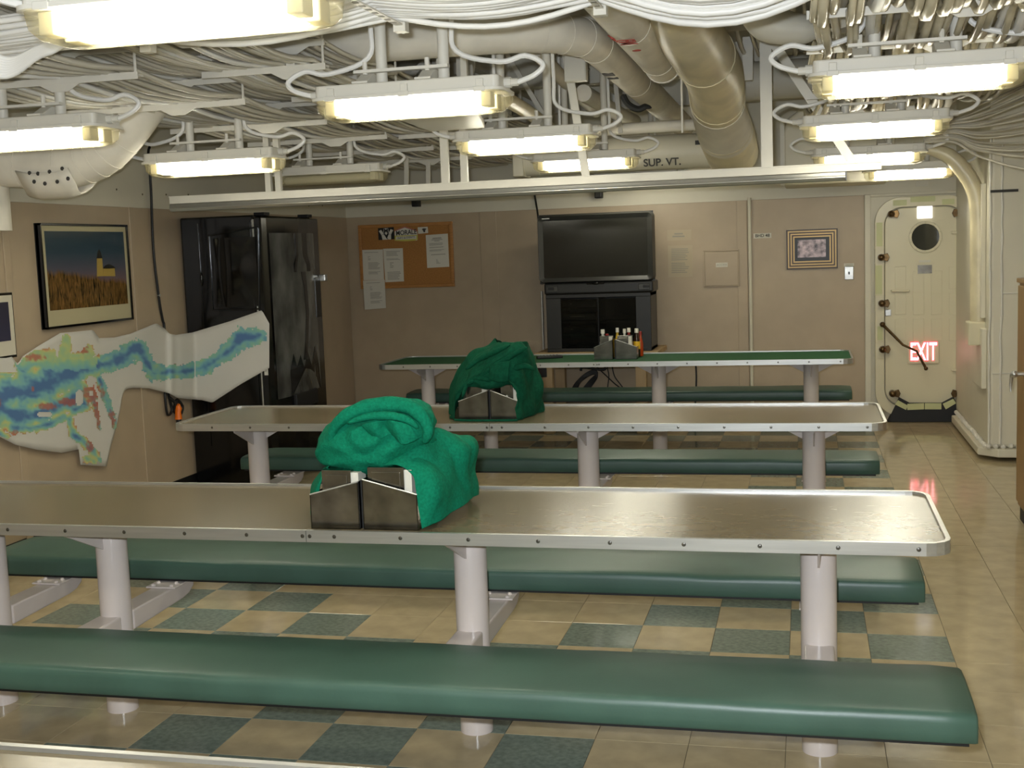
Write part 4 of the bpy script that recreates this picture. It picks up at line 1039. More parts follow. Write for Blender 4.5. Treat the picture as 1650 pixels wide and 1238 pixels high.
obj('glass_door', MB().box(((sx0+sx1)/2+.004, TY+.004, sz0+.04), (sx1-.125, TY+.010, zb0-.045)), smoked, stn)
P = cr([(sx1-.2, TY+.15, sz0+hs*.5+.03), (sx1-.27, TY+.12, sz0+hs*.66), (sx1-.33, TY+.15, sz0+hs*.8), (sx1-.36, TY+.2, sz0+hs*.6)], 6)
obj('inner_cable', MB().tube(P, .006, 6), black_matte, stn, smooth=True)
# wooden platform below
pf = thing('wooden_platform', 'pale wooden platform with square legs carrying the television stand', 'table', ((sx0+sx1)/2, TY+.2, 0))
obj('platform_top', MB().box((sx0-.10, TY-.08, sz0-.045), (sx1+.06, TY+.62, sz0-.002)), wood_pale, pf, bevel=.004)
for x in (tp(884, 610).x, tp(1034, 610).x):
    for y in (TY-.06, TY+.5): obj('leg', MB().box((x-.045, y, 0), (x+.045, y+.09, sz0-.045)), wood_pale, pf, bevel=.004)
# metal upright tubes either side of the television
for px0, px1, nm in ((1052, 1056, 'chrome upright rod on the right side of the television'), (868, 877, 'thin upright rod on the left side of the television stand')):
    a = at(px0, 350 if px0 > 1000 else 470, 'Y', TY+.45); b = at(px1 if px0 < 1000 else 1052, 566, 'Y', TY+.45)
    x_ = (a.x+b.x)/2
    o = obj('upright_rod', MB().cyl((x_, TY+.50, .0), (x_, TY+.50, a.z), .012, 10), alu, None, smooth=True); tag(o, nm, 'rod', 'upright rods by the television')
# cable and box on the right edge of tv
a = tp(1052, 432, TY+.3); o = thing('cable_box', 'small black outlet box with hanging lead at the right edge of the television', 'box', a)
obj('body', MB().box((a.x-.018, a.y-.02, a.z-.06), (a.x+.022, a.y+.02, a.z+.06)), black_plastic, o, bevel=.003)
P = cr([a-Vector((0, 0, .06)), a+Vector((.015, 0, -.12)), a+Vector((-.02, 0, -.2)), a+Vector((-.02, .0, -.26)), a+Vector((-.06, 0, -.25))], 5)
obj('lead', MB().tube(P, .006, 6), black_matte, o, smooth=True)
# antenna wire coming down behind the television
P = cr([at(860, 306, 'Y', YF-.03), at(864, 330, 'Y', YF-.03), at(867, 350, 'Y', YF-.2), at(868, 380, 'Y', YF-.25)], 5)
tag(obj('antenna_wire', MB().tube(P, .009, 6), black_matte, None, smooth=True), 'black wire dropping behind the upper left of the television', 'wire')
# cords below the green-topped table
def cord(pts, r, label, y=YF-.1, name='cord'):
    P = cr([at(x, yy, 'Y', y) for x, yy in pts], 5)
    return tag(obj(name, MB().tube(P, r, 6), black_matte, None, smooth=True), label, 'cord', 'loose cords on the wall under the green-topped table')
cb = thing('cord_bundle', 'thick looped bundle of black cord hanging under the green-topped table', 'cord', at(925, 640, 'Y', YF-.25))
for k in range(5):
    o_ = k*2.3
    P = cr([at(918+o_, 640, 'Y', YF-.25), at(926+o_*.8, 620-o_*.2, 'Y', YF-.25-.01*k), at(942+o_*.6, 604+o_*.2, 'Y', YF-.25), at(956+o_*.4, 597+o_*.6, 'Y', YF-.25), at(962-o_*.1, 602+o_*.8, 'Y', YF-.25), at(950+o_*.2, 614+o_, 'Y', YF-.24), at(934+o_*.5, 634+o_, 'Y', YF-.25)], 5)
    obj('cord_loop', MB().tube(P, .008, 6), black_matte, cb, smooth=True)
P = cr([at(936, 598, 'Y', YF-.25), at(940, 592, 'Y', YF-.25), at(972, 596, 'Y', YF-.25), at(976, 588, 'Y', YF-.25)], 5)
obj('hanger_strap', MB().tube(P, .012, 6), black_matte, cb, smooth=True)
cord([(960, 590), (975, 604), (990, 618), (1004, 630), (1012, 648)], .006, 'cord slanting down right from the black bundle')
cord([(978, 592), (981, 606), (979, 630), (983, 650)], .005, 'thin straight cord just right of the black bundle')
cord([(986, 588), (990, 606), (1000, 620), (1012, 636)], .005, 'thin curving cord left of the central column')
cord([(1022, 636), (1034, 620), (1040, 608)], .006, 'short cord rising to the right beside the central column')
cord([(1039, 604), (1041, 622), (1040, 640)], .008, 'thick vertical cord end beside the central column')
cord([(1120, 575), (1122, 606), (1121, 640), (1119, 668), (1119, 682)], .008, 'vertical black cord hanging down the wall right of the central column')
# small red lit sign left of platform
a = at(861, 601, 'Y', TY-.09)
o = thing('red_light', 'small glowing red lamp beside the dark green bundle, below the far table edge', 'lamp', a-Vector((0, 0, .03)))
obj('lamp_body', MB().box((a.x-.05, a.y+.012, a.z-.04), (tp(884, 610).x, a.y+.03, a.z+.04)), black_plastic, o, bevel=.004)
obj('red_lens', MB().cyl(a+Vector((0, .012, 0)), a+Vector((0, 0, 0)), .036, 16), exit_red, o, smooth=True)
obj('lit_core', MB().ball(a+Vector((-.0, -.004, 0)), .022, 10, (1, .4, 1)), exit_core, o, smooth=True)

# ------------------------------------------------------------------ wall things on the far bulkhead
sheet('wall_notice', ((1075, 371), (1114, 370), (1114, 387), (1075, 388)), 'small tan notice above the longer one, right of the television', 'paper', [(.3, .65, .3, .14), (.22, .72, .55, .14)], 'notices right of the television', m=tan_paper, y=YF-.014)
sheet('wall_notice', ((1076, 396), (1116, 395), (1116, 446), (1077, 447)), 'larger tan typed notice below the small one, right of the television', 'paper', par(.1, .5, 7)+par(.55, .9, 6), 'notices right of the television', m=tan_paper, y=YF-.014)
# access panel
p0 = at(1133, 404, 'Y', YF-.014); p1 = at(1192, 461, 'Y', YF-.014)
ap = thing('access_panel', 'square tan access panel with a small white label on the far wall', 'panel', ((p0.x+p1.x)/2, YF-.012, p1.z))
obj('panel', MB().box((p0.x+.012, YF-.024, p1.z+.01), (p1.x-.01, YF-.012, p0.z-.012)), tan, ap, bevel=.003)
for a, b in (((p0.x, p1.z), (p0.x+.014, p0.z)), ((p1.x-.01, p1.z), (p1.x, p0.z)), ((p0.x, p0.z-.01), (p1.x, p0.z)), ((p0.x, p1.z), (p1.x, p1.z+.008))):
    obj('frame_strip', MB().box((a[0], YF-.032, a[1]), (b[0], YF-.012, b[1])), tan, ap, bevel=.002)
c = at(1163, 427, 'Y', YF-.025); obj('label_plate', MB().box((c.x-.052, YF-.027, c.z-.02), (c.x+.052, YF-.024, c.z+.02)), paper, ap)
text('label_lettering', 'ACCESS', .026, ink_soft, ap, (c.x, YF-.028, c.z), (1, 0, 0), (0, 0, 1), ext=.0004)
# bulkhead label
c = at(1228.5, 380, 'Y', YF-.014)
o = thing('bulkhead_label', 'white label reading BHD 48 at the top of the batten on the far wall', 'label', (c.x, YF-.012, c.z-.025))
obj('plate', MB().box((c.x-.077, YF-.016, c.z-.022), (c.x+.077, YF-.012, c.z+.022)), paper, o)
text('lettering', 'BHD 48', .038, ink, o, (c.x, YF-.0168, c.z), (1, 0, 0), (0, 0, 1), ext=.0004, bold=.0006)
# framed small picture
q0 = at(1267, 371, 'Y', YF-.014); q1 = at(1350, 432, 'Y', YF-.014)
fx0, fx1, fz1, fz0 = q0.x, q1.x, q0.z, q1.z
pf2 = thing('framed_picture', 'small picture in a striped gold and brown frame on the far wall near the hatch', 'picture', ((fx0+fx1)/2, YF-.012, fz0))
for k, m_ in enumerate((dark_trim, gold_trim, dark_trim, gold_trim, dark_trim, gold_trim)):
    i_ = k*.0115; A = [(fx0+i_, fz0+i_), (fx1-i_, fz0+i_), (fx1-i_, fz1-i_), (fx0+i_, fz1-i_)]; j_ = (k+1)*.0115
    B = [(fx0+j_, fz0+j_), (fx1-j_, fz0+j_), (fx1-j_, fz1-j_), (fx0+j_, fz1-j_)]
    obj('frame_moulding', ring(MB(), A, B, YF-.036+.003*(k % 2), YF-.012), m_, pf2)
obj('mount', MB().box((fx0+.06, YF-.02, fz0+.06), (fx1-.06, YF-.014, fz1-.06)), mat('mount_slate', rgb(50, 54, 62), .45), pf2)
pm2 = mat('picture_print', rgb(60, 48, 54), .35, col2=rgb(214, 190, 198), vscale=22, spec=.5)
obj('print', MB().box((fx0+.095, YF-.022, fz0+.10), (fx1-.10, YF-.018, fz1-.09)), pm2, pf2)
# light switch with label
c = at(1368, 440, 'Y', YF-.014)
o = thing('light_switch', 'steel light switch plate with a white tag above, left of the hatch', 'switch', (c.x, YF-.012, c.z-.06))
obj('plate', MB().box((c.x-.038, YF-.022, c.z-.058), (c.x+.038, YF-.012, c.z+.058)), steel, o, bevel=.004)
obj('toggle', MB().box((c.x-.006, YF-.036, c.z-.012), (c.x+.006, YF-.02, c.z+.012)), black_plastic, o, bevel=.002)
c = at(1368, 427, 'Y', YF-.014); obj('tag', MB().box((c.x-.042, YF-.016, c.z-.014), (c.x+.042, YF-.012, c.z+.014)), paper, o)
text('tag_lettering', 'LIGHTS', .02, ink_soft, o, (c.x, YF-.0168, c.z), (1, 0, 0), (0, 0, 1), ext=.0004)
# small speakers on the white band
for k, (px, py, s) in enumerate(((671, 327, 7), (965, 313, 8), (1277, 294, 8))):
    c = at(px, py, 'Y', YF-.1)
    o = thing('small_speaker', ['tiny black speaker on the white band above the bulletin board', 'tiny black speaker on the white band above the television', 'tiny black speaker on the white band left of the hatch'][k], 'speaker', c-Vector((0, 0, .04)))
    obj('cabinet', MB().box((c.x-.033, YF-.15, c.z-.036), (c.x+.033, YF-.06, c.z+.036)), black_matte, o, bevel=.006)
    obj('grille', MB().box((c.x-.026, YF-.155, c.z-.03), (c.x+.026, YF-.149, c.z+.03)), black_plastic, o, bevel=.003)
    obj('bracket', MB().box((c.x-.045 if k == 0 else c.x+.0, YF-.07, c.z+.02), (c.x+.0 if k == 0 else c.x+.05, YF, c.z+.044)), black_matte, o)
c = at(1486, 296, 'Y', YF-.01)
o = obj('hatch_placard', MB().box((c.x-.05, YF-.012, c.z-.022), (c.x+.05, YF, c.z+.022)), paper, None); tag(o, 'faint white placard on the band above the hatch', 'sign')

# ------------------------------------------------------------------ brown locker on the right
bc = thing('brown_locker', 'brown metal locker at the right edge with a silver lever handle', 'locker', (1.76, 1.5, 0))
obj('body', MB().box((1.525, .6, .08), (2.1, 2.50, 1.345)), cabinet_brown, bc, bevel=.006)
obj('plinth', MB().box((1.535, .62, 0), (2.08, 2.48, .08)), black_matte, bc)
obj('top_lip', MB().box((1.512, .59, 1.325), (2.11, 2.52, 1.35)), cabinet_brown, bc, bevel=.004)
obj('door', MB().box((1.513, 1.6, .11), (1.526, 2.48, 1.31)), cabinet_brown, bc, bevel=.004)
dr2 = obj('door', MB().box((1.513, .65, .11), (1.526, 1.58, 1.31)), cabinet_brown, bc, bevel=.004)
c = at(1643, 603, 'X', 1.49)
mb = MB().cyl((1.513, c.y, c.z), (1.465, c.y, c.z), .012, 12); mb.ball((1.463, c.y, c.z), .02, 10)
mb.tube([(1.463, c.y, c.z), (1.455, c.y+.03, c.z-.01), (1.452, c.y+.045, c.z-.06), (1.452, c.y+.04, c.z-.10)], [.012, .011, .008, .004], 8)
obj('lever_handle', mb, alu, bc, smooth=True)

# ------------------------------------------------------------------ light fixtures
def fixture(x0, Y, zb, L, label, lit=True, hang=(.28, .72), right_loop=True, left_loop=True, brace=False):
    """zb = bottom of the lens"""
    x1 = x0+L; W = .105
    t = thing('light_fixture', label, 'light fixture', ((x0+x1)/2, Y, zb), 'hanging fluorescent light fixtures')
    zl = zb+.066      # joint between lens and housing
    # lens: rounded tray
    lv = []; 
    def rr4(xa, xb, ya, yb_, r, z, n=4):
        out = []
        for cx, cy, a0 in ((xb-r, yb_-r, 0), (xa+r, yb_-r, PI/2), (xa+r, ya+r, PI), (xb-r, ya+r, 3*PI/2)):
            for k in range(n+1): a = a0+PI/2*k/n; out.append((cx+r*math.cos(a), cy+r*math.sin(a), z))
        return out
    LV = [rr4(x0, x1, Y-W, Y+W, .04, zl), rr4(x0+.004, x1-.004, Y-W+.006, Y+W-.006, .04, zb+.028), rr4(x0+.022, x1-.022, Y-W+.03, Y+W-.03, .03, zb+.008), rr4(x0+.05, x1-.05, Y-W+.06, Y+W-.06, .02, zb)]
    mb = MB(); n = len(LV[0])
    for r_ in LV: mb.v += [Vector(p_) for p_ in r_]
    for i in range(3):
        for k in range(n): k2 = (k+1) % n; mb.f.append((i*n+k, (i+1)*n+k, (i+1)*n+k2, i*n+k2))
    mb.f.append(tuple(range(3*n, 4*n))[::-1])
    obj('lens', mb, lens_mat, t, smooth=True, ang=50)
    for s in (-1, 1):
        y = Y+s*.048; mt = tube_lit if lit else tube_off
        P = [(x0+.075, y, zb+.036), (x0+.085, y, zb+.036), (x0+.105, y, zb+.036), (x1-.105, y, zb+.036), (x1-.085, y, zb+.036), (x1-.075, y, zb+.036)]
        obj('fluorescent_tube', MB().tube(P, [.018, .024, .026, .026, .024, .018], 16), mt, t, smooth=True)
        for xa in (x0+.035, x1-.075): obj('lamp_holder', MB().box((xa, y-.03, zb+.015), (xa+.038, y+.03, zl)), reflector, t, bevel=.004)
    mb = MB(); ring_ = []
    obj('flange', MB().prism(rr4(x0-.012, x1+.012, Y-W-.012, Y+W+.012, .045, zl), (0, 0, .010)), white_paint, t, smooth=True)
    obj('housing', MB().prism(rr4(x0+.004, x1-.004, Y-W+.006, Y+W-.006, .02, zl+.010), (0, 0, .044)), white_paint, t, bevel=.005)
    zh = zl+.054
    lt = None
    for q in (.1, .5, .9):
        x = x0+L*q
        mb = MB().box((x-.013, Y-W-.004, zl+.006), (x+.013, Y-W+.007, zl+.042)); mb.box((x-.02, Y-W-.014, zl-.004), (x+.02, Y-W-.004, zl+.014))
        obj('latch', mb, white_paint, t, bevel=.002)
    hx = [x0+L*h for h in hang]
    for x in hx:
        obj('hanger_pipe', MB().cyl((x+.03, Y+.02, zh+.01), (x+.03, Y+.02, ZC), .021, 12), white_paint, t, smooth=True)
        obj('mounting_foot', MB().prism([(x-.05, Y-W+.03, zh), (x-.02, Y-W+.03, zh), (x-.02, Y, zh+.04), (x-.02, Y, zh+.045), (x-.06, Y, zh+.045)], (.06, 0, 0)).v and MB().box((x-.045, Y-.10, zh), (x+.015, Y+.06, zh+.008)).prism([(x-.045, Y-.07, zh+.008), (x-.045, Y-.0, zh+.045), (x-.045, Y+.05, zh+.045), (x-.045, Y+.05, zh+.008)], (.05, 0, 0)), white_paint, t, bevel=.002)
        obj('stud', MB().cyl((x-.02, Y-.02, zh+.04), (x-.02, Y-.02, zh+.085), .009, 8), white_paint, t, smooth=True)
    if brace:
        for x in hx: obj('brace_pipe', MB().tube([(x+.03, Y+.02, zh+.20), (x-.02, Y+.0, zh+.30), (x-.10, Y-.02, ZC)], .016, 10), white_paint, t, smooth=True)
    obj('strut', MB().box((hx[0]-.06, Y-.035, zh+.045), (hx[1]+.06, Y-.005, zh+.056)), white_paint, t)
    for x, s, on in ((x0, -1, left_loop), (x1, 1, right_loop)):
        obj('cable_gland', MB().tube([(x-s*.004, Y, zl+.034), (x+s*.02, Y, zl+.034), (x+s*.02, Y, zl+.034), (x+s*.045, Y, zl+.034)], [.019, .019, .014, .014], 10), white_paint, t, smooth=True)
        if on:
            hxp = hx[1] if s > 0 else hx[0]
            P = cr([(x+s*.045, Y, zl+.034), (x+s*.11, Y-.01, zl+.055), (x+s*.135, Y, zl+.09), (x+s*.07, Y+.01, zl+.125), (x-s*.02, Y+.01, zl+.11), (hxp+.03+s*.05, Y+.02, zl+.16), (hxp+.03+s*.035, Y+.02, zl+.3), (hxp+.03+s*.03, Y+.02, ZC-.05)], 5)
            obj('feed_cable', MB().tube(P, .0095, 8), cable_white, t, smooth=True)
    return t
FX = [(-1.30, -2.17, 2.095, .70, 'largest overhead light fixture, cut by the top edge at the upper left', True),
      (-1.335, -.42, 2.09, .69, 'second light fixture of the middle row, left of the white duct elbow', True),
      (-1.335, 1.38, 2.085, .70, 'third light fixture of the middle row, above the long white rail', True),
      (-1.35, 3.25, 2.10, .68, 'fourth light fixture of the middle row, partly behind a white post', True),
      (-1.32, 5.40, 2.10, .70, 'farthest light fixture of the middle row, mostly hidden by the white rail', True),
      (.405, -.24, 2.085, .70, 'largest light fixture of the right row, at the upper right', True),
      (.366, 1.70, 2.09, .70, 'second light fixture of the right row', True),
      (.43, 3.40, 2.05, .68, 'third light fixture of the right row, behind the end of the white rail', True),
      (.80, 4.72, 2.01, .64, 'farthest light fixture of the right row, just above the hatch', True),
      (-2.98, -.32, 2.07, .70, 'light fixture cut off at the left edge, in front of the lagged elbow', True),
      (-2.96, 1.18, 2.045, .73, 'lit fixture of the left row, above the black vending machine', True),
      (-2.97, 2.78, 2.062, .74, 'unlit light fixture of the left row, behind the white rail', False),
      (-1.3, -4.9, 2.1, .70, 'unseen light fixture added behind the camera in the middle row', True),  # this and the next two: out of view, added for extra lighting
      (.5, -3.6, 2.1, .70, 'unseen light fixture added behind the camera in the right row', True),
      (-3.0, -2.9, 2.1, .70, 'unseen light fixture added behind the camera in the left row', True)]
for k, (x0, Y, zb, L, lb, lit) in enumerate(FX):
    fixture(x0, Y, zb, L, lb, lit, hang=(.28, .62) if k in (1, 2, 0) else (.26, .64), brace=k == 1)

# ------------------------------------------------------------------ long rail with screen case
RY = 2.2
a = at(278, 325, 'Y', RY); a1 = at(278, 337, 'Y', RY); b = at(1420, 250, 'Y', RY); z_l, z_r = at(278, 331, 'Y', RY).z, at(1400, 262, 'Y', RY).z
zr = (at(278, 331, 'Y', RY).z+at(1365, 264, 'Y', RY).z)/2+.004
ra = thing('ceiling_rail', 'long white ceiling rail with a silver screen case slung beneath it', 'rail', ((a.x+b.x)/2, RY, zr-.06))
rx0, rx1 = a.x, at(1420, 256, 'Y', RY).x
obj('beam', MB().box((rx0, RY-.04, zr-.022), (rx1, RY+.04, zr+.022)), white_paint, ra, bevel=.003)
obj('beam', MB().box((rx0, RY-.045, zr+.018), (rx1, RY+.045, zr+.024)), white_paint, ra)
sx_ = at(1362, 277, 'Y', RY).x
ccase = obj('screen_case', MB().tube([(rx0, RY-.012, zr-.047), (sx_, RY-.012, zr-.047)], .0, 4).v and MB().prism([(rx0, RY-.045, zr-.040), (rx0, RY-.050, zr-.052), (rx0, RY-.036, zr-.066), (rx0, RY-.02, zr-.070), (rx0, RY+.03, zr-.066), (rx0, RY+.035, zr-.03), (rx0, RY-.040, zr-.024)], (sx_-rx0, 0, 0)), alu, ra, bevel=.002)
obj('end_cap', MB().box((sx_, RY-.045, zr-.068), (sx_+.006, RY+.035, zr-.022)), black_plastic, ra)
for px, w_ in ((430, .035), (446, .035), (716, .045), (747, .04), (930, .045), (1236, .06)):
    x = at(px, 300, 'Y', RY+.0).x
    if px == 930:
        p0_ = at(944, 270, 'Y', RY+.02); p1_ = at(902, 20, 'Y', RY+.02)
        obj('hanger_post', MB().bar(Vector((p0_.x, RY+.02, zr+.02)), p1_, w_, .02, (0, 1, 0)), white_paint, ra)
    else:
        x = at(px, 230, 'Y', RY+.02).x; obj('hanger_post', MB().box((x-w_/2, RY, zr+.02), (x+w_/2, RY+.03, ZC)), white_paint, ra)
        obj('hanger_post', MB().box((x-w_/2-.004, RY+.03, zr+.02), (x-w_/2+.004, RY+.065, ZC)), white_paint, ra)
p0_ = at(1375, 255, 'Y', RY+.02); p1_ = at(1240, 60, 'Y', RY+.02)
obj('brace', MB().bar(Vector((p0_.x, RY+.02, zr+.02)), p1_, .05, .02, (0, 1, 0)), white_paint, ra)
x = at(1222, 200, 'Y', RY+.02).x; 
# mounting plate on posts, below second fixture
p = at(712, 197, 'Y', 1.0)
mp_ = thing('mounting_plate', 'wide sloping white equipment plate hung under the second middle fixture', 'bracket', (p.x, 1.0, p.z))
obj('plate', MB().add([(p.x-.23, .9, p.z+.03), (p.x+.2, .9, p.z+.03), (p.x+.16, 1.2, p.z-.02), (p.x-.12, 1.2, p.z-.02), (p.x-.23, .9, p.z+.04), (p.x+.2, .9, p.z+.04), (p.x+.16, 1.2, p.z+.02), (p.x-.12, 1.2, p.z+.02)], [(0, 3, 2, 1), (4, 5, 6, 7), (0, 1, 5, 4), (1, 2, 6, 5), (2, 3, 7, 6), (3, 0, 4, 7)]), white_paint, mp_, bevel=.004)
for dx in (-.03, .09): obj('support', MB().box((p.x+dx-.015, 1.1, p.z+.02), (p.x+dx+.015, 1.13, ZC)), white_paint, mp_)

# ------------------------------------------------------------------ ducts and pipes
def bendpath(pts, k=8): return cr(pts, k)
def duct(name, pts, r, m, label, cat='duct', n=24, k=8, bands=(), group=None):
    P = cr(pts, k); R = r if not isinstance(r, (list, tuple)) else None
    if R is None:
        R = []
        for i in range(len(r)-1):
            for j in range(k): R.append(r[i]+(r[i+1]-r[i])*j/k)
        R.append(r[-1])
    t = thing(name, label, cat, P[0], group)
    RR = R if isinstance(R, list) else [R]*len(P)
    obj('shell', MB().tube(P, RR, n), m, t, smooth=True, ang=60)
    for q in bands:
        i = max(1, min(len(P)-2, int(q*(len(P)-1)))); d = (P[i+1]-P[i-1]).normalized()
        obj('band', MB().tube([P[i]-d*.006, P[i]+d*.006], RR[i]*1.025, n), m, t, smooth=True)
    return t, P, RR
# duct 1: across the ceiling, elbow, then away
z1_ = 2.60
d1, P1, _ = duct('ceiling_duct', [(-3.4, .88, z1_), (-2.4, .88, z1_), (-1.4, .90, z1_), (-.98, .92, z1_), (-.80, .98, z1_), (-.68, 1.12, z1_), (-.63, 1.32, z1_), (-.62, 1.9, z1_), (-.62, 3.6, z1_), (-.62, 5.9, z1_)], .092, lagging, 'white lagged ceiling duct that elbows away above the middle light row', bands=(.25, .45, .52, .6, .7, .85))
a = at(1000, 105, 'Y', 1.8)
def on_pipe(s, size, m, par, P, px, py, R):
    pass
# stencils and tape on pipes
pdc = obj('pipe_label', MB().box((-.62-.035, 1.80, z1_-.0935), (-.62+.02, 1.9, z1_-.089)), ink, d1)
obj('pipe_label', MB().box((-.62-.035, 1.98, z1_-.0935), (-.62+.02, 2.03, z1_-.089)), ink, d1)
# pipe 2 with red stencil
z2_ = 2.60; x2_ = -.385
d2, P2, _ = duct('lagged_pipe', [(x2_, -1.6, z2_), (x2_, 0, z2_), (x2_, 1.2, z2_), (x2_, 2.3, z2_)], .098, lagging, 'white lagged pipe stencilled in red beside the elbowed duct', 'pipe', bands=(.35, .6, .9))
text('red_stencil', 'FM', .11, red_paint, d2, (x2_+.0, .82, z2_-.0995), (0, 1, 0), (1, 0, 0), ext=.001, bold=.002)
text('red_stencil', 'CF-4S', .05, red_paint, d2, (x2_-.06, .80, z2_-.082), (0, 1, 0), (1, 0, -.6), ext=.001, bold=.001)
obj('red_dot', MB().cyl((x2_+.01, 1.08, z2_-.0995), (x2_+.01, 1.08, z2_-.096), .02, 12), red_paint, d2)
obj('end_collar', MB().tube([(x2_, 2.3, z2_), (x2_, 2.33, z2_)], .088, 24), black_matte, d2, smooth=True)
obj('clamp', MB().tube([(x2_, 2.25, z2_), (x2_, 2.28, z2_)], .104, 24), white_paint, d2, smooth=True)
obj('hanger_rod', MB().cyl((x2_+.1, 2.27, z2_-.02), (x2_+.1, 2.27, ZC), .008, 8).cyl((x2_+.1, 2.27, z2_-.02), (x2_+.1, 2.27, z2_-.38), .006, 6), white_paint, d2)
# duct 3: large golden wrapped duct sloping down
a0 = Vector((-.22, .4, 2.78)); pts3 = [Vector((-.24, -.9, 2.80)), a0, at(1113, 55, 'Y', 1.5), at(1150, 120, 'Y', 2.4), at(1158, 178, 'Y', 3.2), at(1172, 222, 'Y', 3.75), at(1180, 246, 'Y', 4.1)]
d3, P3, R3 = duct('wrapped_duct', pts3, [.15, .15, .16, .165, .165, .185, .18], wrap_gold, 'big golden wrapped duct sloping down right of the lagged pipes', bands=(.42, .62, .78))
i_ = int(.64*(len(P3)-1)); j_ = int(.83*(len(P3)-1))
obj('pale_sleeve', MB().tube(P3[i_:j_], [r_*1.02 for r_ in R3[i_:j_]], 24), lagging, d3, smooth=True, label='paler wrapped section near the lower bend')
# transverse supply duct
zs = at(1000, 249, 'Y', 4.3).z
d4, P4, _ = duct('supply_duct', [(-1.66, 4.3, zs), (-1.0, 4.3, zs), (-.5, 4.3, zs), (-.1, 4.3, zs-.01), (.0, 4.3, zs-.01)], .125, wall_white, 'smooth cream supply duct stencilled SUP. VT. across the middle', bands=(.08, .7))
obj('flange', MB().box((-1.72, 4.17, zs-.13), (-1.64, 4.43, zs+.13)), wall_white, d4, bevel=.01)
c = at(1067, 263, 'Y', 4.175)
text('stencil', 'SUP. VT.', .075, ink, d4, (c.x, 4.175, c.z+.005), (1, 0, 0), (0, -.3, 1), ext=.001, bold=.0015)
obj('dark_tape', MB().box((at(1130, 240, 'Y', 4.2).x-.04, 4.165, zs+.03), (at(1130, 240, 'Y', 4.2).x+.03, 4.2, zs+.06)), ink, d4)
# small cross pipe
zq = at(1050, 205, 'Y', 4.0).z
duct('cross_pipe', [(at(968, 209, 'Y', 4.0).x-.3, 4.0, zq), (-.6, 4.0, zq), (-.15, 4.0, zq)], .04, lagging, 'slim white cross pipe above the SUP. VT. duct', 'pipe', n=14, bands=(.9,))
# horizontal pipe to the right of the wrapped duct
zq = at(1255, 128, 'Y', 3.6).z
duct('cross_pipe', [(-.05, 3.6, zq), (.3, 3.6, zq), (1.3, 3.6, zq)], .125, deck_paint, 'large grey-white cross pipe behind the white post at the upper right', 'pipe', bands=(.3,))
# blunt ended vessel up behind the cable bundle
q = at(1300, 55, 'Y', .9)
duct('blunt_duct', [(q.x-.22, .9, q.z+.16), (q.x-.16, .9, q.z+.06), (q.x, .9, q.z+.02), (q.x+.09, .9, q.z+.04)], [.09, .085, .06, .01], deck_paint, 'blunt-ended grey duct just below the big white cable bundle', 'duct')
# boxy duct at right rear
q0 = at(1212, 175, 'Y', 5.0); 
bd = thing('boxed_duct', 'pale boxed air duct with rounded shoulder behind the white rail, right', 'duct', (.45, 5.0, 2.0))
xa = at(1262, 250, 'Y', 5.0).x; xb_ = at(1345, 250, 'Y', 5.0).x; zlo = 2.02; zhi = at(1290, 170, 'Y', 5.0).z
prof = [(xa, zlo), (xb_+.4, zlo), (xb_+.4, zhi-.02), (xa+.25, zhi), (xa+.12, zhi-.03), (xa+.03, zhi-.1), (xa, zhi-.2)]
obj('shell', MB().prism([(x, 5.0, z) for x, z in prof], (0, .6, 0)), wall_white, bd, bevel=.02, seg=3)
obj('hanger_strap', MB().box((xa+.3, 5.2, zhi-.03), (xa+.34, 5.24, ZC)), white_paint, bd)
obj('edge_flange', MB().box((xa-.02, 4.96, zlo), (xa+.01, 5.02, zhi-.1)), white_paint, bd)
# extra long pipes running away
duct('thin_pipe', [at(862, 80, 'Y', 2.1), at(900, 120, 'Y', 2.9), at(960, 180, 'Y', 4.7)], .045, lagging, 'thin lagged pipe with dark stencils running away left of the elbowed duct', 'pipe', n=14, bands=(.3,))
duct('thin_pipe', [at(815, 160, 'Y', 1.9), at(850, 180, 'Y', 2.6), at(885, 205, 'Y', 3.8)], .042, wrap_gold, 'short golden pipe slanting away behind the second middle fixture', 'pipe', n=14)
duct('thin_pipe', [at(940, 150, 'Y', 3.2), at(1000, 185, 'Y', 4.6), at(1022, 195, 'Y', 5.4)], .055, lagging, 'short lagged pipe under the elbowed duct, near the black bent strap', 'pipe', n=14)
P = cr([at(1003, 152, 'Y', 2.2), at(1012, 168, 'Y', 2.2), at(1028, 176, 'Y', 2.2), at(1040, 172, 'Y', 2.2), at(1050, 174, 'Y', 2.2)], 5)
tag(obj('black_strap', MB().tube(P, [.004]+[.018]*(len(P)-6)+[.014, .012, .01, .006, .003], 8), black_matte, None, smooth=True), 'curved black strap hanging under the elbowed duct', 'strap')
# junction box
q = at(926, 102, 'Y', 2.0)
jb = thing('junction_box', 'white flat junction box hanging below the duct elbow', 'box', (q.x, 2.0, q.z-.1))
obj('body', MB().box((q.x-.06, 2.0, q.z-.095), (q.x+.06, 2.07, q.z+.12)), white_paint, jb, bevel=.004)
obj('lid', MB().box((q.x-.055, 1.994, q.z-.09), (q.x+.055, 2.0, q.z+.115)), white_paint, jb, bevel=.002)
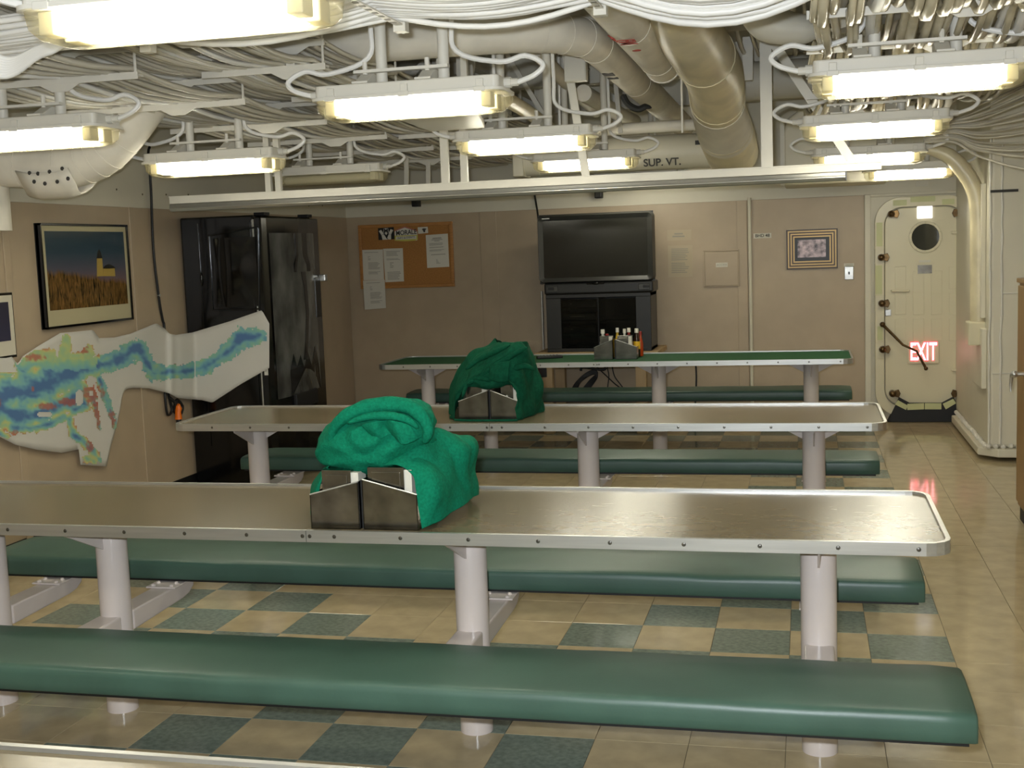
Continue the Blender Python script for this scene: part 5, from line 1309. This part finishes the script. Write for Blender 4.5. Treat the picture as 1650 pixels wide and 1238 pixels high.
# left lagged elbow
YE = .9
el, PE, RE = duct('lagged_elbow', [at(-34, 264, 'Y', YE), at(-10, 264, 'Y', YE), at(40, 266, 'Y', YE), at(110, 266, 'Y', YE), at(160, 248, 'Y', YE), at(195, 215, 'Y', YE), at(225, 175, 'Y', YE), at(262, 125, 'Y', YE)], .117, lagging, 'fat white lagged duct elbow turning up at the left wall', bands=(.3, .42, .5, .56, .62, .7))
c = at(68, 288, 'Y', YE-.08)
G = []
for i in range(5):
    x = c.x-.12+.30*i/4
    G.append([Vector((x+.02*math.sin(k), YE+.13*math.cos(PI+PI*k/8), at(68, 270, 'Y', YE).z-.02-.125*math.sin(PI*k/8)-(.02 if 0 < i < 4 else 0))) for k in range(9)])
obj('lacing_cover', MB().grid(G), lagging, el, smooth=True, solid=.008, label='laced flap of the lagging')
for k, (px, py) in enumerate(((50, 279), (72, 280), (102, 277), (135, 272), (62, 293), (90, 296), (122, 293), (150, 288))):
    q = at(px*.62+18, py, 'Y', YE-.12); obj('lacing_hole', MB().ball((q.x, YE-.128, q.z), .011, 8, (1, .4, 1)), ink, el)
q = at(4, 300, 'Y', YE-.05)
duct('drop_duct', [(q.x-.12, YE, q.z+.1), (q.x-.12, YE, q.z-.02), (q.x-.12, YE, q.z-.12), (q.x-.12, YE, at(4, 372, 'Y', YE).z)], .10, lagging, 'white lagged drop duct at the far left edge of the photo', 'duct')
# wrapped arch pipe at the corner bulkhead
YA = 4.6
ar = [at(1470, 236, 'Y', YA), at(1500, 241, 'Y', YA), at(1528, 251, 'Y', YA), at(1550, 272, 'Y', YA), at(1568, 300, 'Y', YA), at(1576, 335, 'Y', YA), at(1577, 400, 'Y', YA), at(1577, 520, 'Y', YA)]
ap2, PA, RA_ = duct('wrapped_arch_pipe', ar, [.03, .04, .055, .06, .06, .06, .06, .06], wrap_gold, 'golden tape-wrapped pipe arching down along the corner bulkhead', 'pipe', bands=(.2, .3, .4, .5, .6, .72, .86))
obj('end_block', MB().box((ar[-1].x-.08, YA-.07, ar[-1].z-.16), (ar[-1].x+.06, YA+.1, ar[-1].z+.01)), door_paint, ap2, bevel=.01)

# ------------------------------------------------------------------ background structure up high (diagonals, posts)
k = 0
labs = []
for (xa, ya, xb2, yb2, Y, w_, nm) in [
    (545, 95, 548, 200, 3.0, .05, 'pale vertical post behind the duct, left of the second middle fixture'),
    (480, 205, 545, 95, 3.1, .03, 'diagonal strut leaning right, left of the second middle fixture'),
    (640, 150, 700, 80, 3.4, .035, 'diagonal strut rising right above the second middle fixture'),
    (672, 80, 720, 140, 3.3, .03, 'diagonal strut falling right above the second middle fixture'),
    (700, 75, 700, 130, 3.5, .03, 'short vertical post above the second middle fixture'),
    (765, 75, 745, 210, 3.0, .04, 'slim post leaning beside the second middle fixture'),
    (815, 85, 888, 205, 3.2, .03, 'long diagonal strut falling right to the third middle fixture'),
    (735, 70, 735, 120, 3.6, .02, 'thin vertical rod right of the second middle fixture'),
    (875, 110, 875, 200, 4.6, .05, 'far vertical post left of the third fixture hanger'),
    (1205, 60, 1205, 130, 2.9, .06, 'pale hanging post right of the wrapped duct'),
    (600, 105, 600, 145, 3.9, .09, 'wide far stanchion behind the second middle fixture'),
    (838, 160, 838, 60, 4.2, .02, 'thin vertical bar behind and between the second and third middle fixtures'),
    (986, 70, 1000, 215, 3.6, .03, 'thin post below the elbowed duct'),
    (455, 300, 455, 105, 3.6, .03, 'short post above the black vending machine'),
    (655, 305, 655, 255, 3.9, .03, 'short post above the bulletin board'),
    (690, 300, 690, 262, 4.1, .03, 'short post just right of the one above the bulletin board')]:
    o = obj('structural_strut', MB().bar(at(xa, ya, 'Y', Y), at(xb2, yb2, 'Y', Y), w_, w_*.6, (0, 1, 0)), white_paint, None)
    tag(o, nm, 'strut', 'white painted struts of the deckhead')
# far white wall lockers/panels above band seen between struts
# ------------------------------------------------------------------ cables
def sag_path(stations, off, z, amp, seed, wob=.02, along='Y', k=6):
    pts = []
    for a, b in zip(stations[:-1], stations[1:]):
        for j in range(k):
            t = j/k; y = a+(b-a)*t
            pts.append((y, z-amp*math.sin(PI*t)**1.0))
    pts.append((stations[-1], z))
    out = []
    for y, zz in pts:
        o = off+wob*noise.noise(Vector((y*.9, off*2.2, seed)))+.006*noise.noise(Vector((y*1.3, off*31, seed)))
        out.append(Vector((o, y, zz)) if along == 'Y' else Vector((y, o, zz)))
    return out
def rack(stations, xa, xb3, tiers, label, ncab, amp, rad, m, end_rod=True, wob=.03, seed=1):
    t = thing('cable_rack', label, 'cable rack', ((xa+xb3)/2, stations[0], tiers[0]))
    for y in stations[1:-1]:
        for z in tiers:
            mb = MB().box((xa-.03, y-.02, z-.022), (xb3+.02, y+.02, z-.014)); mb.box((xa-.03, y-.024, z-.034), (xb3+.02, y-.018, z-.006))
            c_ = (xa+xb3)/2+.12; mb.prism([(c_-.09, y-.022, z-.033), (c_+.09, y-.022, z-.033), (c_+.035, y-.022, z-.062), (c_-.035, y-.022, z-.062)], (0, .005, 0))
            obj('crossbar', mb, white_paint, t)
        if end_rod: obj('hanger_rod', MB().cyl((xb3+.01, y-.02, tiers[0]-.02), (xb3+.01, y-.02, tiers[-1]+.12), .006, 6), white_paint, t)
        obj('hanger_channel', MB().box(((xa+xb3)/2+.1, y-.015, tiers[0]-.03), ((xa+xb3)/2+.14, y+.015, ZC)), white_paint, t)
    R = random.Random(seed)
    for ti, z in enumerate(tiers):
        for c_ in range(ncab):
            off = xa+(xb3-xa)*(c_+.5+R.uniform(-.35, .35))/ncab
            P = sag_path(stations, off, z+R.uniform(0, .018), amp*R.uniform(.5, 1.15), seed, wob)
            obj('cable', MB().tube(P, rad*R.uniform(.7, 1.2), 6, cap=False), m if R.random() < .85 else cable_white, t, smooth=True, ang=80)
    return t
rack([-1.7, -1.15, -.3, .64, 1.64, 2.62, 3.6, 4.6, 5.9], -3.05, -2.16, (2.35, 2.455, 2.56), 'stacked left cable rack, bundles of pale cables sagging between white crossbars', 26, .035, .0115, cable_grey, seed=2)
rack([-2.2, -1.5, -.62, .25, 1.2, 2.2], -2.12, -1.60, (2.42, 2.52), 'shorter cable rack just right of the stacked left one', 15, .03, .011, cable_grey, seed=5)
rack([1.9, 2.9, 3.9, 4.9, 5.9], -2.13, -1.45, (2.37, 2.47), 'far cable rack above the bulletin board', 18, .035, .011, cable_grey, seed=9)
rack([-.9, -.52, .25, 1.0, 1.8, 2.7, 3.6], .42, 1.12, (2.34,), 'cable rack above the right light row with thick golden looping cables', 20, .08, .016, cable_gold, seed=12, wob=.12)
rack([-.9, -.52, .25, 1.0, 1.8, 2.7, 3.6], .50, 1.5, (2.45,), 'upper cable rack above the right light row', 18, .06, .014, cable_grey, seed=14, wob=.05)
# white bundle across the top
bt = thing('cable_bundle', 'bundle of bright white cables sweeping across the top of the photo', 'cables', (0, -1.2, 2.3))
R = random.Random(4)
stX = [-3.4, -1.75, -.86, -.22, .52, 1.6, 3.0]
am = [.03, .06, .045, .10, .04, .03]
for c_ in range(26):
    lay = c_//13; pos = c_ % 13
    yy = -.98-pos*.030+R.uniform(-.008, .008); z = 2.352-lay*.014+pos*.002
    pts = []
    for i, (a, b) in enumerate(zip(stX[:-1], stX[1:])):
        f = R.uniform(.45, 1.1)
        for j in range(9):
            t_ = j/9; pts.append(Vector((a+(b-a)*t_, yy+.02*math.sin(PI*t_)*R.uniform(.2, 1)*0+.05*noise.noise(Vector((a+(b-a)*t_, pos*1.7, lay*9))), z-am[i]*f*math.sin(PI*t_))))
    pts.append(Vector((stX[-1], yy, z)))
    obj('cable', MB().tube(pts, R.uniform(.0085, .012), 8, cap=False), cable_white, bt, smooth=True, ang=80)
for x in stX[1:-1]:
    hb = obj('bundle_hanger', MB().box((x-.012, -1.6, 2.318), (x+.012, -.93, 2.324)).box((x-.02, -.94, 2.30), (x+.02, -.90, 2.37)), white_paint, bt, bevel=.001)
    obj('hanger_clip', MB().ball((x+.0, -.90, 2.31), .012, 8), alu, hb, smooth=True)
    for k in range(10): obj('slot', MB().box((x-.008, -1.5+k*.055, 2.3165), (x+.008, -1.48+k*.055, 2.3185)), ink_soft, hb)
    obj('bundle_drop', MB().box((x-.02, -.93, 2.36), (x+.02, -.91, ZC)), white_paint, bt)
# angled flange beam at upper right
p0_ = at(1355, 50, 'Z', 2.36); p1_ = at(1600, -25, 'Z', 2.36)
o = obj('angled_beam', MB().bar(p0_, p1_, .11, .012).bar(p0_+Vector((0, .05, .03)), p1_+Vector((0, .05, .03)), .01, .06), deck_paint, None); tag(o, 'angled flat beam above the largest right light fixture', 'beam')
# loops of loose cable left top and right fan
lc = thing('loose_cables', 'fan of thin loose cables over the corner bulkhead at the right edge', 'cables', (2.0, 3.2, 2.3))
R = random.Random(8)
for k in range(18):
    u_ = (k+R.uniform(-.8, .8))/18; yd = 3.6-.3*(k % 3)*.4
    a0_ = at(1490, 196+u_*34, 'Y', yd); m1 = at(1585, 168+u_*88, 'Y', yd-.2); e1 = at(1690, 120+u_*150+R.uniform(-8, 8), 'Y', yd-.7)
    m0 = at(1538, 188+u_*42, 'Y', yd-.1)
    P = cr([a0_, m0, m1, e1, e1+Vector((.5, -.2, .1))], 6)
    obj('cable', MB().tube(P, R.uniform(.006, .010), 6, cap=False), cable_grey, lc, smooth=True, ang=80)
lc2 = thing('loose_cables', 'few white cables looping at the upper left corner of the photo', 'cables', (-1.9, -1.5, 2.3))
for k in range(8):
    P = cr([at(-60, 60+k*7, 'Y', -1.3), at(10, 95+k*4, 'Y', -1.2), at(60, 78-k*2+k*4, 'Y', -1.2), at(95, 62+k*2, 'Y', -1.2), at(150, 30, 'Y', -1.1)], 6)
    obj('cable', MB().tube(P, .010, 8, cap=False), cable_white, lc2, smooth=True, ang=80)
# cables packed behind, at the top between rack and duct
rack([-2.4, -1.6, -.8, .1, 1.0, 2.0, 3.2], -.15, .40, (2.74,), 'high cable rack above the white bundle, centre right', 10, .05, .012, cable_grey, end_rod=False, seed=21)
